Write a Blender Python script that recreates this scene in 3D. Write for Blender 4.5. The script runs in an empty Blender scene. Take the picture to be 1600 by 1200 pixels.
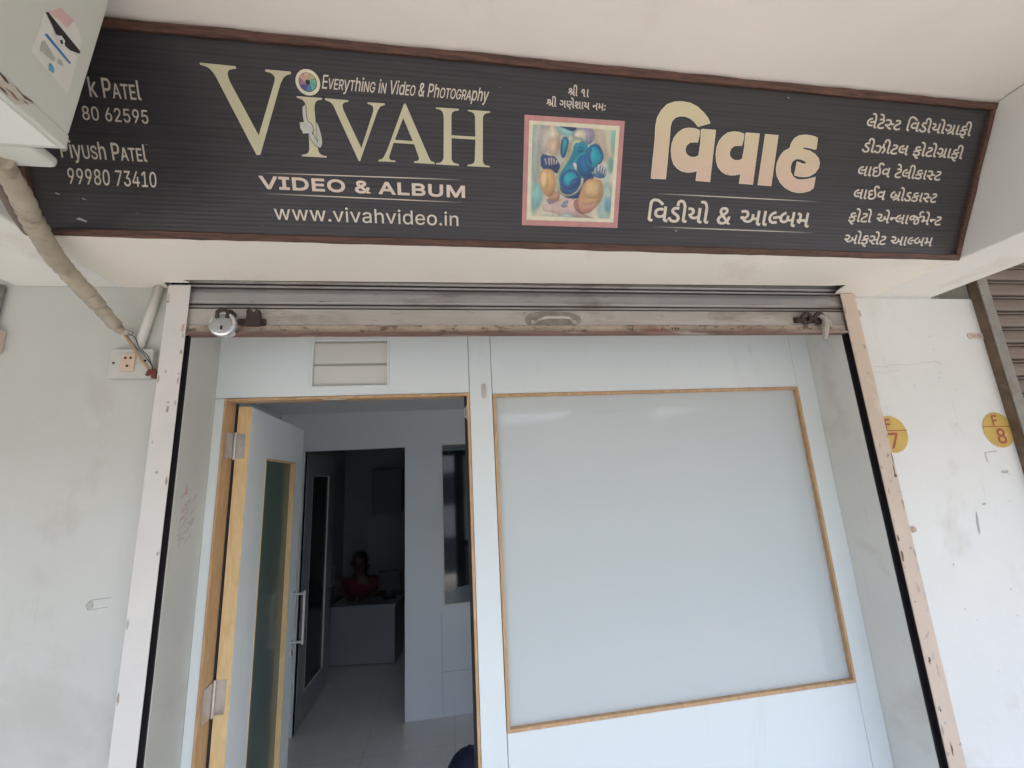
import bpy, bmesh, math, random
import numpy as np
from mathutils import Vector, Matrix
from mathutils.geometry import delaunay_2d_cdt
R = math.radians
C = bpy.context.scene.collection
sc = bpy.context.scene
random.seed(7)

# ------------------------------------------------------------------ camera, sky, sun, exposure
cam = bpy.data.objects.new('camera', bpy.data.cameras.new('camera'))
C.objects.link(cam)
F_PX, YAW, PITCH, ROLL = 661.3344, 0.1545, 0.2109, -0.0538
cam.data.sensor_width = 36
cam.data.lens = F_PX / 1600 * 36
cam.data.clip_start = 0.02
cam.data.clip_end = 2000
_f = Vector((math.sin(YAW) * math.cos(PITCH), math.cos(YAW) * math.cos(PITCH), math.sin(PITCH)))
_r = Vector((math.cos(YAW), -math.sin(YAW), 0))
_u = _r.cross(_f)
_r2 = _r * math.cos(ROLL) + _u * math.sin(ROLL)
_u2 = -_r * math.sin(ROLL) + _u * math.cos(ROLL)
_m = Matrix((_r2, _u2, -_f)).transposed().to_4x4()
_m.translation = (0, -1.5285, 1.7487)
cam.matrix_world = _m
sc.camera = cam

SUN_EL = R(58)
w = bpy.data.worlds.new('World'); sc.world = w; w.use_nodes = True
nt = w.node_tree
bg = nt.nodes['Background']
sky = nt.nodes.new('ShaderNodeTexSky')
sky.sky_type = 'NISHITA'; sky.sun_disc = False
sky.sun_elevation = SUN_EL; sky.sun_rotation = R(125)
sky.air_density = 1.0; sky.dust_density = 3.0; sky.ozone_density = 1.0
nt.links.new(sky.outputs[0], bg.inputs[0]); bg.inputs[1].default_value = 0.15
sl = bpy.data.lights.new('sun', 'SUN'); sl.energy = .65; sl.angle = R(12); sl.color = (1, .95, .86)
so = bpy.data.objects.new('sun', sl); C.objects.link(so)
so.rotation_euler = (R(90) - SUN_EL, 0, R(55)); so.location = (0, -6, 8)
sc.view_settings.view_transform = 'Standard'
try: sc.view_settings.look = 'None'
except Exception: pass
sc.view_settings.gamma = 1
sc.view_settings.use_curve_mapping = False
sc.view_settings.exposure = 2.74
sc.cycles.max_bounces = 12
sc.cycles.diffuse_bounces = 8

# ------------------------------------------------------------------ materials
def nodes(name):
    m = bpy.data.materials.new(name); m.use_nodes = True
    return m, m.node_tree, m.node_tree.nodes['Principled BSDF']
def ramp(t, fac, stops, interp='LINEAR'):
    n = t.nodes.new('ShaderNodeValToRGB'); n.color_ramp.interpolation = interp
    e = n.color_ramp.elements
    while len(e) < len(stops): e.new(.5)
    for k, (p, c) in enumerate(stops):
        e[k].position = p; e[k].color = (*c, 1) if len(c) == 3 else c
    t.links.new(fac, n.inputs[0]); return n
def noise(t, vec, scale, detail=4, rough=.55, dist=0):
    n = t.nodes.new('ShaderNodeTexNoise')
    n.inputs['Scale'].default_value = scale; n.inputs['Detail'].default_value = detail
    n.inputs['Roughness'].default_value = rough; n.inputs['Distortion'].default_value = dist
    t.links.new(vec, n.inputs['Vector']); return n.outputs['Fac']
def mapping(t, scale=(1, 1, 1)):
    tc = t.nodes.new('ShaderNodeTexCoord'); mp = t.nodes.new('ShaderNodeMapping')
    mp.inputs['Scale'].default_value = scale
    t.links.new(tc.outputs['Object'], mp.inputs[0]); return mp.outputs[0]
def mix(t, fac, a, b, mode='MIX'):
    n = t.nodes.new('ShaderNodeMix'); n.data_type = 'RGBA'; n.blend_type = mode
    for s, v in ((n.inputs[0], fac), (n.inputs[6], a), (n.inputs[7], b)):
        if hasattr(v, 'links') or hasattr(v, 'is_linked'): t.links.new(v, s)
        else: s.default_value = v if not isinstance(v, tuple) else ((*v, 1) if len(v) == 3 else v)
    return n.outputs[2]
def bump(t, b, h, strength=.2, dist=.002):
    n = t.nodes.new('ShaderNodeBump'); n.inputs['Strength'].default_value = strength
    n.inputs['Distance'].default_value = dist
    t.links.new(h, n.inputs['Height']); t.links.new(n.outputs[0], b.inputs['Normal'])
def surf(name, col, rough=.6, var=.08, vscale=2.5, grain=.12, gscale=60, dirt=None, metal=0, coat=0, stretch=(1, 1, 1), spec=.5):
    """paint, plaster, laminate, metal: mottled colour, fine bump, dirt = list of (colour, amount, scale, threshold)"""
    m, t, b = nodes(name)
    v = mapping(t, stretch)
    n1 = noise(t, v, vscale, 5, .6)
    lo = tuple(c * (1 - var) for c in col); hi = tuple(min(1, c * (1 + var)) for c in col)
    c = ramp(t, n1, [(.3, lo), (.7, hi)]).outputs[0]
    for dc, amt, ds, th, *st in (dirt or []):
        nd = noise(t, mapping(t, st[0]) if st else v, ds, 6, .65, .4)
        k = ramp(t, nd, [(th, (0, 0, 0)), (min(1, th + .12), (amt, amt, amt))]).outputs[0]
        c = mix(t, k, c, dc)
    t.links.new(c, b.inputs['Base Color'])
    n2 = noise(t, v, gscale, 3, .6)
    rr = ramp(t, n1, [(.3, (rough * .9,) * 3), (.7, (min(1, rough * 1.1),) * 3)]).outputs[0]
    t.links.new(rr, b.inputs['Roughness'])
    b.inputs['Metallic'].default_value = metal
    b.inputs['Coat Weight'].default_value = coat
    b.inputs['Specular IOR Level'].default_value = spec
    if grain: bump(t, b, n2, grain, .003)
    return m
def plain(name, col, rough=.5, metal=0, spec=.5, coat=0):
    m, t, b = nodes(name)
    b.inputs['Base Color'].default_value = (*col, 1); b.inputs['Roughness'].default_value = rough
    b.inputs['Metallic'].default_value = metal; b.inputs['Specular IOR Level'].default_value = spec
    b.inputs['Coat Weight'].default_value = coat
    v = mapping(t); n = noise(t, v, 40, 3)
    c = ramp(t, n, [(.3, tuple(x * .9 for x in col)), (.7, tuple(min(1, x * 1.06) for x in col))]).outputs[0]
    t.links.new(c, b.inputs['Base Color'])
    return m

M = {}
GRIME = (.16, .13, .10)
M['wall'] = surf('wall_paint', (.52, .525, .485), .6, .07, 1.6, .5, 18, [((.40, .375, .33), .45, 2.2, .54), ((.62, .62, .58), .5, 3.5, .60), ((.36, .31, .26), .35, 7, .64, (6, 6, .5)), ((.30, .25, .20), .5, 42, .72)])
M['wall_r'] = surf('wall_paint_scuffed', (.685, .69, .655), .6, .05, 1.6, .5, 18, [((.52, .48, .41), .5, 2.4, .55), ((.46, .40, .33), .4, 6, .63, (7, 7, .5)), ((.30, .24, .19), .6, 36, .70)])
M['ceiling'] = surf('ceiling_paint', (.76, .72, .665), .75, .05, 1.1, .45, 12, [((.62, .56, .49), .45, 1.7, .57), ((.5, .44, .38), .4, 40, .74)])
M['soffit'] = surf('soffit_board', (.81, .775, .695), .5, .04, 1.2, .12, 14, [((.60, .53, .43), .4, 2.5, .60), ((.42, .34, .26), .45, 34, .73)])
M['beam'] = surf('beam_paint', (.76, .755, .715), .65, .05, 1.5, .5, 14, [((.50, .46, .40), .45, 2.6, .58), ((.3, .27, .23), .5, 36, .72)])
M['lam'] = surf('white_laminate', (.675, .725, .715), .32, .025, .9, .04, 6, [((.54, .53, .48), .35, 2.4, .60, (3, 3, .7)), ((.45, .42, .37), .35, 30, .71)])
M['lam_leaf'] = surf('door_leaf_laminate', (.79, .835, .83), .32, .03, .9, .04, 6, [((.55, .53, .48), .35, 3, .60, (3, 3, .7))])
M['lam_in'] = surf('inner_laminate', (.85, .88, .89), .35, .03, 1, .03, 8)
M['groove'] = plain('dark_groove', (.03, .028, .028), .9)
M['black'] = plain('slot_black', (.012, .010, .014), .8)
def wood(name, a, b_, rough=.45, sc_=(6, 6, 1.2)):
    m, t, b = nodes(name)
    v = mapping(t, sc_); n = noise(t, v, 9, 6, .6, 1.2)
    t.links.new(ramp(t, n, [(.3, a), (.7, b_)]).outputs[0], b.inputs['Base Color'])
    b.inputs['Roughness'].default_value = rough; bump(t, b, n, .15, .002); return m
M['wood'] = wood('teak_trim', (.42, .25, .12), (.58, .38, .20))
M['wood_edge'] = wood('leaf_edge_wood', (.62, .43, .20), (.74, .54, .28))
M['frame'] = wood('sign_frame_wood', (.028, .016, .012), (.145, .066, .040), .65, (1.1, 14, 14))
M['trim_l'] = surf('channel_paint_pale', (.63, .61, .57), .55, .05, 4, .25, 40, [((.55, .56, .53), .5, 7, .6), ((.32, .24, .18), .6, 55, .72)])
M['trim_r'] = surf('channel_paint_beige', (.56, .45, .355), .55, .09, 4, .3, 40, [((.66, .62, .57), .75, 4.5, .57), ((.17, .11, .06), .85, 22, .64), ((.10, .07, .05), .8, 60, .70)])
M['rust'] = surf('rusty_steel', (.13, .09, .06), .85, .35, 14, .5, 60, [((.26, .24, .21), .5, 9, .6)])
M['rust_grey'] = surf('weathered_steel', (.25, .24, .215), .8, .2, 10, .5, 60, [((.07, .05, .04), .85, 26, .6), ((.20, .12, .07), .5, 8, .55)])
M['galv'] = surf('galvanised_slat', (.42, .40, .38), .5, .12, 5, .2, 90, [((.17, .125, .10), .75, 4, .50), ((.10, .075, .06), .7, 40, .62)], metal=.35, stretch=(.35, 1, 1.6))
M['rail'] = surf('shutter_rail_steel', (.43, .405, .365), .6, .14, 6, .3, 90, [((.20, .155, .115), .75, 3.2, .50), ((.12, .08, .06), .8, 36, .62)], metal=.15, stretch=(.4, 1, 1.5))
M['lip'] = surf('rail_lip_rusted', (.40, .33, .25), .8, .2, 18, .6, 70, [((.09, .06, .04), .9, 60, .52), ((.24, .10, .07), .75, 9, .54)], stretch=(.5, 1, 1))
M['lip_red'] = surf('rail_lip_underside', (.19, .115, .09), .85, .3, 16, .6, 70, [((.5, .42, .36), .75, 12, .56), ((.07, .04, .035), .7, 20, .58)], stretch=(.25, 1, 1))
M['brown_slat'] = surf('brown_slat', (.185, .145, .12), .6, .15, 5, .25, 80, [((.09, .07, .06), .6, 6, .56), ((.34, .32, .30), .5, 5, .6)], metal=.1, stretch=(.35, 1, 1.4))
M['grime'] = surf('grime_mark', (.36, .31, .26), .9, .25, 60, .2, 60)
M['slot_mark'] = plain('slot_mark_paint', (.40, .395, .36), .7)
M['lug'] = surf('painted_lug', (.55, .50, .45), .6, .08, 12, .2, 40, [((.30, .22, .17), .6, 60, .60)])
M['cab'] = surf('cabinet_grey', (.17, .185, .195), .6, .08, 3, .1, 30)
M['groove_brown'] = surf('joint_grime', (.060, .048, .042), .9, .3, 20, .2, 60)
M['handle'] = surf('worn_handle_steel', (.44, .41, .365), .4, .1, 20, .1, 60, metal=.3)
M['rail_dark'] = surf('dark_rail_patch', (.25, .225, .195), .6, .25, 14, .2, 60, [((.38, .355, .32), .9, 9, .50)])
M['louvre'] = surf('vent_plastic', (.62, .605, .545), .5, .03, 4, .05, 30)
M['louvre_gap'] = surf('vent_shadow_board', (.40, .39, .345), .7, .05, 6, .05, 30)
M['lam_dim'] = surf('dimmed_laminate', (.34, .35, .36), .45, .05, 2, .05, 20)  # darker laminate copy, weak light behind the partition put into its colour
M['peel_pale'] = surf('peeled_primer', (.50, .46, .38), .8, .15, 30, .4, 90, [((.20, .13, .09), .8, 26, .60)])
M['hasp'] = surf('hasp_rust', (.06, .042, .038), .7, .3, 40, .4, 90, metal=.3)
M['chrome'] = surf('lock_steel', (.66, .67, .67), .22, .06, 20, .05, 80, metal=.9)
M['steel'] = surf('brushed_steel', (.56, .55, .53), .32, .06, 30, .05, 90, metal=.85)
M['hinge'] = surf('hinge_steel', (.55, .51, .47), .3, .08, 20, .06, 60, [((.30, .23, .18), .5, 16, .62)], metal=.8)
M['ac'] = surf('appliance_enamel', (.56, .575, .52), .42, .04, 1.5, .06, 20, [((.36, .33, .27), .4, 9, .66)])
M['ac_bottom'] = surf('appliance_base', (.70, .71, .67), .5, .05, 3, .1, 20, [((.4, .3, .22), .5, 12, .68)])
M['peel'] = surf('peeled_rust', (.14, .085, .06), .9, .4, 60, .6, 120, [((.52, .47, .38), .8, 22, .52)])
M['tape'] = surf('pipe_tape', (.37, .325, .245), .6, .18, 12, .3, 50, [((.17, .13, .09), .6, 16, .56), ((.52, .48, .38), .5, 10, .62)])
M['tape_dark'] = surf('dark_hose', (.16, .12, .10), .6, .2, 12, .2, 40)
M['pvc'] = surf('grey_pvc', (.58, .56, .51), .45, .06, 5, .1, 30, [((.35, .3, .25), .4, 12, .64)])
M['switch'] = surf('switch_plate', (.50, .50, .455), .5, .06, 8, .05, 40, [((.34, .29, .23), .6, 16, .56), ((.2, .15, .11), .7, 60, .66)])
M['switch_or'] = surf('socket_stain', (.60, .45, .33), .5, .1, 40, .1, 60)
M['copper'] = plain('bare_wire', (.42, .30, .16), .5)
M['red'] = plain('red_insulation', (.17, .04, .032), .5)
M['mort'] = surf('mortar_mark', (.48, .36, .29), .9, .3, 60, .6, 90)
M['pencil'] = plain('pencil_mark', (.40, .33, .33), .8)
M['redink'] = plain('red_chalk', (.52, .28, .27), .8)
M['smear'] = plain('grey_smear', (.46, .43, .40), .8)
M['yellow'] = surf('yellow_paint', (.53, .36, .085), .65, .12, 14, .2, 40, [((.62, .56, .42), .5, 22, .60), ((.38, .27, .12), .5, 9, .60)])
M['redpaint'] = surf('red_paint', (.34, .075, .045), .65, .15, 30, .1, 40, [((.52, .33, .10), .6, 45, .58)])
M['cream'] = plain('letter_cream', (.60, .55, .46), .45)
M['peach'] = plain('letter_peach', (.62, .53, .44), .45)
M['olive'] = surf('letter_olive', (.50, .475, .32), .45, .06, 7, 0)
M['edge_c'] = plain('letter_edge', (.64, .61, .46), .45)
M['white'] = plain('print_white', (.68, .67, .63), .5)
def grad_print(name, a, b_, z0, z1):
    m, t, b = nodes(name)
    tc = t.nodes.new('ShaderNodeTexCoord'); sp = t.nodes.new('ShaderNodeSeparateXYZ'); mr = t.nodes.new('ShaderNodeMapRange')
    t.links.new(tc.outputs['Object'], sp.inputs[0]); t.links.new(sp.outputs[1], mr.inputs[0])
    mr.inputs[1].default_value = z0; mr.inputs[2].default_value = z1
    t.links.new(ramp(t, mr.outputs[0], [(0, a), (1, b_)]).outputs[0], b.inputs['Base Color'])
    b.inputs['Roughness'].default_value = .45; return m
M['guj'] = grad_print('letter_two_tone', (.60, .43, .34), (.56, .50, .32), .19, .36)
def line_print(name, x0, x1, col):
    m, t, b = nodes(name)
    tc = t.nodes.new('ShaderNodeTexCoord'); sp = t.nodes.new('ShaderNodeSeparateXYZ'); mr = t.nodes.new('ShaderNodeMapRange')
    t.links.new(tc.outputs['Object'], sp.inputs[0]); t.links.new(sp.outputs[0], mr.inputs[0])
    mr.inputs[1].default_value = x0; mr.inputs[2].default_value = x1
    d = (.03, .04, .045)
    t.links.new(ramp(t, mr.outputs[0], [(0, d), (.3, col), (.7, col), (1, d)]).outputs[0], b.inputs['Base Color'])
    b.inputs['Roughness'].default_value = .45; return m
def fluted():
    m, t, b = nodes('fluted_black_sheet')
    tc = t.nodes.new('ShaderNodeTexCoord')
    v = tc.outputs['Object']
    wv = t.nodes.new('ShaderNodeTexWave'); wv.wave_type = 'BANDS'; wv.bands_direction = 'Y'; wv.wave_profile = 'SIN'
    wv.inputs['Scale'].default_value = .314 / .0105; wv.inputs['Distortion'].default_value = .6; wv.inputs['Detail'].default_value = 2
    wv.inputs['Detail Scale'].default_value = .6
    t.links.new(v, wv.inputs['Vector'])
    mp = t.nodes.new('ShaderNodeMapping'); mp.inputs['Scale'].default_value = (.8, 30, 1); t.links.new(v, mp.inputs[0])
    n = noise(t, mp.outputs[0], 4, 5, .65)
    n2 = noise(t, v, 2.2, 3)
    c = ramp(t, n, [(.3, (.020, .019, .022)), (.75, (.046, .043, .047))]).outputs[0]
    c = mix(t, ramp(t, wv.outputs['Fac'], [(.0, (0, 0, 0)), (.4, (.0, .0, .0)), (1.0, (.28, .28, .28))]).outputs[0], c, (.060, .056, .060))
    t.links.new(c, b.inputs['Base Color'])
    b.inputs['Roughness'].default_value = .38
    bump(t, b, wv.outputs['Fac'], .12, .0015); return m
M['flute'] = fluted()
def pane():
    m, t, b = nodes('white_film_glass')
    v = mapping(t); n = noise(t, v, 1.2, 3)
    t.links.new(ramp(t, n, [(.3, (.88, .935, .915)), (.7, (.91, .955, .935))]).outputs[0], b.inputs['Base Color'])
    b.inputs['Roughness'].default_value = .5
    tr = t.nodes.new('ShaderNodeBsdfTranslucent'); tr.inputs[0].default_value = (.9, .93, .94, 1)
    ms = t.nodes.new('ShaderNodeMixShader'); ms.inputs[0].default_value = .58
    out = t.nodes['Material Output']
    t.links.new(b.outputs[0], ms.inputs[1]); t.links.new(tr.outputs[0], ms.inputs[2]); t.links.new(ms.outputs[0], out.inputs[0])
    b.inputs['Coat Weight'].default_value = 1; b.inputs['Coat Roughness'].default_value = .045
    b.inputs['Coat IOR'].default_value = 1.5
    return m
M['pane'] = pane()
M['green_glass'] = surf('green_frosted_glass', (.060, .098, .080), .3, .08, 2, .02, 30, coat=.2)
M['dark_film'] = plain('dark_window_film', (.016, .022, .024), .06, spec=.8, coat=.6)
M['film_grey'] = plain('bare_window_glass', (.20, .23, .24), .1, spec=.6)
M['dark_glass'] = plain('dark_door_glass', (.015, .022, .020), .2)
def tiles(name, a, b_, g, size, rough):
    m, t, b = nodes(name)
    v = mapping(t)
    br = t.nodes.new('ShaderNodeTexBrick'); br.offset = 0
    br.inputs['Scale'].default_value = 1; br.inputs['Brick Width'].default_value = size; br.inputs['Row Height'].default_value = size
    br.inputs['Mortar Size'].default_value = .003
    n = noise(t, v, 60, 4, .7)
    n2 = noise(t, v, 3, 4)
    c = ramp(t, n, [(.35, a), (.65, b_)]).outputs[0]
    t.links.new(v, br.inputs['Vector'])
    t.links.new(c, br.inputs['Color1']); t.links.new(c, br.inputs['Color2']); br.inputs['Mortar'].default_value = (*g, 1)
    c2 = mix(t, .25, br.outputs['Color'], ramp(t, n2, [(.3, tuple(x * .7 for x in a)), (.7, b_)]).outputs[0])
    t.links.new(c2, b.inputs['Base Color'])
    b.inputs['Roughness'].default_value = rough; b.inputs['Specular IOR Level'].default_value = .8; return m
M['floor_in'] = tiles('interior_tiles', (.72, .705, .68), (.84, .825, .80), (.63, .615, .59), .6, .22)
M['floor_out'] = tiles('walkway_tiles', (.40, .36, .30), (.47, .425, .36), (.3, .27, .23), .4, .5)
M['ground'] = surf('dusty_ground', (.38, .345, .295), .95, .2, .3, .4, 4)
M['opp'] = surf('opposite_wall', (.45, .43, .40), .8, .08, .3, .2, 6)
M['opp_win'] = plain('opposite_window', (.04, .05, .06), .15)
M['in_wall'] = surf('interior_wall_paint', (.84, .85, .84), .7, .05, 1.5, .1, 30)
M['in_ceil'] = surf('interior_ceiling_paint', (.82, .82, .80), .75, .04, 1.2, .1, 30)
M['back_wall'] = surf('back_room_dimmed', (.34, .365, .365), .8, .08, 1.5, .1, 30)  # back room's weak light put into a darker wall colour
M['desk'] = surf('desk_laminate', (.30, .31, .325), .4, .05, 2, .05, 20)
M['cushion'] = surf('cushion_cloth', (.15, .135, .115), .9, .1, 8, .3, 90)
M['skin'] = surf('skin', (.09, .052, .037), .5, .06, 20, .05, 60)
M['shirt'] = surf('red_cloth', (.15, .02, .034), .9, .12, 14, .3, 60)
M['hair'] = surf('black_hair', (.012, .010, .010), .5, .2, 60, .4, 120)
M['trouser'] = surf('dark_cloth', (.03, .03, .04), .9, .12, 14, .3, 60)
M['navy'] = surf('navy_nylon', (.018, .022, .055), .75, .15, 12, .35, 90)
M['screen'] = plain('dark_screen', (.012, .014, .018), .15)
M['dark_plastic'] = plain('dark_plastic', (.025, .025, .028), .5)
M['rag'] = surf('rag_cloth', (.42, .39, .34), .9, .15, 30, .4, 80)
M['sticker'] = surf('paper_label', (.66, .65, .60), .6, .04, 12, .05, 60)
M['pink'] = plain('label_pink', (.62, .42, .40), .6)
M['ink'] = plain('label_black', (.025, .022, .022), .6)
M['blue'] = plain('label_blue', (.05, .20, .42), .6)
M['cyan'] = plain('label_cyan', (.10, .36, .52), .6)
M['greyprint'] = plain('label_grey', (.42, .42, .38), .6)
PAL = dict(tealgrey=(.36,.42,.38), lilac=(.42,.38,.36), cream2=(.60,.55,.42), peach2=(.55,.42,.30), aqua=(.22,.44,.42), navy=(.03,.05,.13),
  sand=(.46,.39,.30), greenaqua=(.18,.42,.33), green2=(.08,.30,.24), aqua2=(.36,.50,.46), blue2=(.11,.30,.40), navy2=(.05,.09,.22),
  greyv=(.22,.19,.24), pink2=(.56,.42,.38), rose=(.48,.27,.20), orange2=(.60,.36,.18), yellow2=(.62,.44,.23), brown2=(.30,.15,.11),
  lilac2=(.34,.31,.42), blue3=(.025,.14,.30), teal2=(.06,.30,.33), edge=(.42,.47,.32), teal3=(.04,.27,.36), blue4=(.05,.11,.28),
  teal4=(.03,.33,.42), teal5=(.04,.25,.34), white2=(.62,.60,.50), skin2=(.48,.44,.43), blue5=(.08,.20,.32), greyb=(.24,.30,.40))
def brush(name, col):
    m, t, b = nodes('painted_' + name)
    v = mapping(t, (1, .5, 1)); n = noise(t, v, 70, 5, .7, 1.5)
    t.links.new(ramp(t, n, [(.25, tuple(x * .72 for x in col)), (.75, tuple(min(1, x * 1.2) for x in col))]).outputs[0], b.inputs['Base Color'])
    b.inputs['Roughness'].default_value = .5; return m

# ------------------------------------------------------------------ builders
def thing(name, label, cat, loc=(0, 0, 0), rot=(0, 0, 0), group=None):
    o = bpy.data.objects.new(name, None); C.objects.link(o)
    o.location = loc; o.rotation_euler = rot; o.empty_display_size = .1
    o['label'] = label; o['category'] = cat
    if group: o['group'] = group
    return o
def tag(o, label=None, cat=None, group=None, kind=None):
    for k, v in (('label', label), ('category', cat), ('group', group), ('kind', kind)):
        if v: o[k] = v
    return o
class B:
    """collects shapes given in the coordinates of `o` (world minus origin) and links them as ONE mesh object"""
    def __init__(s, o=(0, 0, 0)): s.v = []; s.f = []; s.mi = []; s.o = Vector(o); s.cur = 0
    def add(s, vs, fs):
        n = len(s.v); s.v += [Vector(p) - s.o for p in vs]
        s.f += [tuple(i + n for i in f) for f in fs]; s.mi += [s.cur] * len(fs); return s
    def box(s, x0, x1, y0, y1, z0, z1):
        vs = [(x, y, z) for x in (x0, x1) for y in (y0, y1) for z in (z0, z1)]
        return s.add(vs, [(0, 1, 3, 2), (4, 6, 7, 5), (0, 4, 5, 1), (2, 3, 7, 6), (0, 2, 6, 4), (1, 5, 7, 3)])
    def prism(s, pts, a, b, axis='y'):
        """polygon pts (2d) pushed from a to b along axis: y -> pts are (x,z); x -> (y,z); z -> (x,y)"""
        def P(p, t): return {'y': (p[0], t, p[1]), 'x': (t, p[0], p[1]), 'z': (p[0], p[1], t)}[axis]
        n = len(pts); vs = [P(p, a) for p in pts] + [P(p, b) for p in pts]
        fs = [tuple(range(n)), tuple(range(2 * n - 1, n - 1, -1))] + [(i, i + n, (i + 1) % n + n, (i + 1) % n) for i in range(n)]
        return s.add(vs, fs)
    def strip(s, pts, x0, x1, nx=1):
        """open profile (y,z) swept along x"""
        vs = []; fs = []; n = len(pts)
        for k in range(nx + 1):
            x = x0 + (x1 - x0) * k / nx
            vs += [(x, p[0], p[1]) for p in pts]
        for k in range(nx):
            for i in range(n - 1): fs.append((k * n + i, (k + 1) * n + i, (k + 1) * n + i + 1, k * n + i + 1))
        return s.add(vs, fs)
    def tube(s, path, r, seg=12, caps=True):
        path = [Vector(p) for p in path]; n = len(path)
        rs = r if isinstance(r, (list, tuple)) else [r] * n
        vs = []; fs = []; up = None
        for i, p in enumerate(path):
            d = (path[min(i + 1, n - 1)] - path[max(i - 1, 0)]).normalized()
            if up is None: up = d.orthogonal().normalized()
            up = (up - d * up.dot(d)).normalized(); sd = d.cross(up)
            for k in range(seg):
                a = 2 * math.pi * k / seg
                vs.append(p + (up * math.cos(a) + sd * math.sin(a)) * rs[i])
        for i in range(n - 1):
            for k in range(seg):
                k2 = (k + 1) % seg
                fs.append((i * seg + k, i * seg + k2, (i + 1) * seg + k2, (i + 1) * seg + k))
        if caps: fs += [tuple(range(seg - 1, -1, -1)), tuple(range((n - 1) * seg, n * seg))]
        return s.add(vs, fs)
    def lathe(s, prof, c, axis=(0, 0, 1), seg=32):
        """profile (r, h) turned round axis through c"""
        ax = Vector(axis).normalized(); e1 = ax.orthogonal().normalized(); e2 = ax.cross(e1); c = Vector(c)
        vs = []; fs = []
        for r, h in prof:
            for k in range(seg):
                a = 2 * math.pi * k / seg
                vs.append(c + ax * h + (e1 * math.cos(a) + e2 * math.sin(a)) * r)
        for i in range(len(prof) - 1):
            for k in range(seg):
                k2 = (k + 1) % seg
                fs.append((i * seg + k, i * seg + k2, (i + 1) * seg + k2, (i + 1) * seg + k))
        fs += [tuple(range(seg - 1, -1, -1)), tuple(range((len(prof) - 1) * seg, len(prof) * seg))]
        return s.add(vs, fs)
    def obj(s, name, mat, parent=None, bevel=0, smooth=False, loc=None, seg=2, label=None):
        me = bpy.data.meshes.new(name); me.from_pydata([tuple(p) for p in s.v], [], s.f)
        bm = bmesh.new(); bm.from_mesh(me); bmesh.ops.recalc_face_normals(bm, faces=bm.faces); bm.to_mesh(me); bm.free()
        for mm in (mat if isinstance(mat, list) else [mat]): me.materials.append(mm)
        if isinstance(mat, list):
            for p, k in zip(me.polygons, s.mi): p.material_index = k
        if smooth:
            for p in me.polygons: p.use_smooth = True
        o = bpy.data.objects.new(name, me); C.objects.link(o)
        if parent: o.parent = parent
        if loc is not None: o.location = loc
        if bevel:
            b = o.modifiers.new('bevel', 'BEVEL'); b.width = bevel; b.segments = seg; b.limit_method = 'ANGLE'; b.angle_limit = R(40)
        if label: o['label'] = label
        return o
def grow(p, d):
    """push a closed outline outwards by d (clockwise outlines grow, counter-clockwise holes shrink)"""
    q = [p[i] for i in range(len(p)) if math.hypot(p[i][0] - p[i - 1][0], p[i][1] - p[i - 1][1]) > 1e-6]
    out = []; n = len(q)
    for i in range(n):
        a, b_, c = q[i - 1], q[i], q[(i + 1) % n]
        e1 = Vector((b_[0] - a[0], b_[1] - a[1])).normalized(); e2 = Vector((c[0] - b_[0], c[1] - b_[1])).normalized()
        n1 = Vector((-e1.y, e1.x)); n2 = Vector((-e2.y, e2.x)); m = n1 + n2
        if m.length < .2: m = n1
        m.normalize(); k = min(1.6, 1 / max(.3, m.dot(n1)))
        out.append((b_[0] + m.x * d * k, b_[1] + m.y * d * k))
    return out
def area(p): return sum(p[i - 1][0] * p[i][1] - p[i][0] * p[i - 1][1] for i in range(len(p))) / 2
def flat(name, polys, mat, parent, z=0, off=0, ext=0, place=None):
    """filled flat outlines (lists of (x,y), nonzero winding) as a printed sheet in the parent's xy plane; place(x,y,z) may move it"""
    if len(polys) == 1 and area(polys[0]) > 0: polys = [polys[0][::-1]]
    if off: polys = [grow(p, off) for p in polys]
    vs = []; es = []
    for p in polys:
        n = len(vs); vs += [Vector((x * 1000, y * 1000)) for x, y in p]; es += [(n + i, n + (i + 1) % len(p)) for i in range(len(p))]
    V, _, T, *_ = delaunay_2d_cdt(vs, es, [], 0, 1e-4)
    V = np.array([(v.x, v.y) for v in V])
    T = [tuple(f) for f in T]
    cen = np.array([V[list(f)].mean(0) for f in T]); wn = np.zeros(len(T))
    for p in polys:
        a = np.array(p) * 1000; b = np.roll(a, -1, 0)
        for (x0, y0), (x1, y1) in zip(a, b):
            left = (x1 - x0) * (cen[:, 1] - y0) - (cen[:, 0] - x0) * (y1 - y0)
            wn += ((y0 <= cen[:, 1]) & (y1 > cen[:, 1]) & (left > 0)) * 1.0
            wn -= ((y0 > cen[:, 1]) & (y1 <= cen[:, 1]) & (left < 0)) * 1.0
    keep = [f for f, k in zip(T, wn) if abs(k) > .5]
    me = bpy.data.meshes.new(name)
    P = [Vector((x / 1000, y / 1000, z + ext)) for x, y in V]
    if place: P = [place(*q) for q in P]
    me.from_pydata([tuple(q) for q in P], [], keep)
    bm = bmesh.new(); bm.from_mesh(me)
    bmesh.ops.delete(bm, geom=[v for v in bm.verts if not v.link_faces], context='VERTS')
    bm.to_mesh(me); bm.free()
    me.materials.append(mat)
    o = bpy.data.objects.new(name, me); C.objects.link(o); o.parent = parent
    return o
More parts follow.
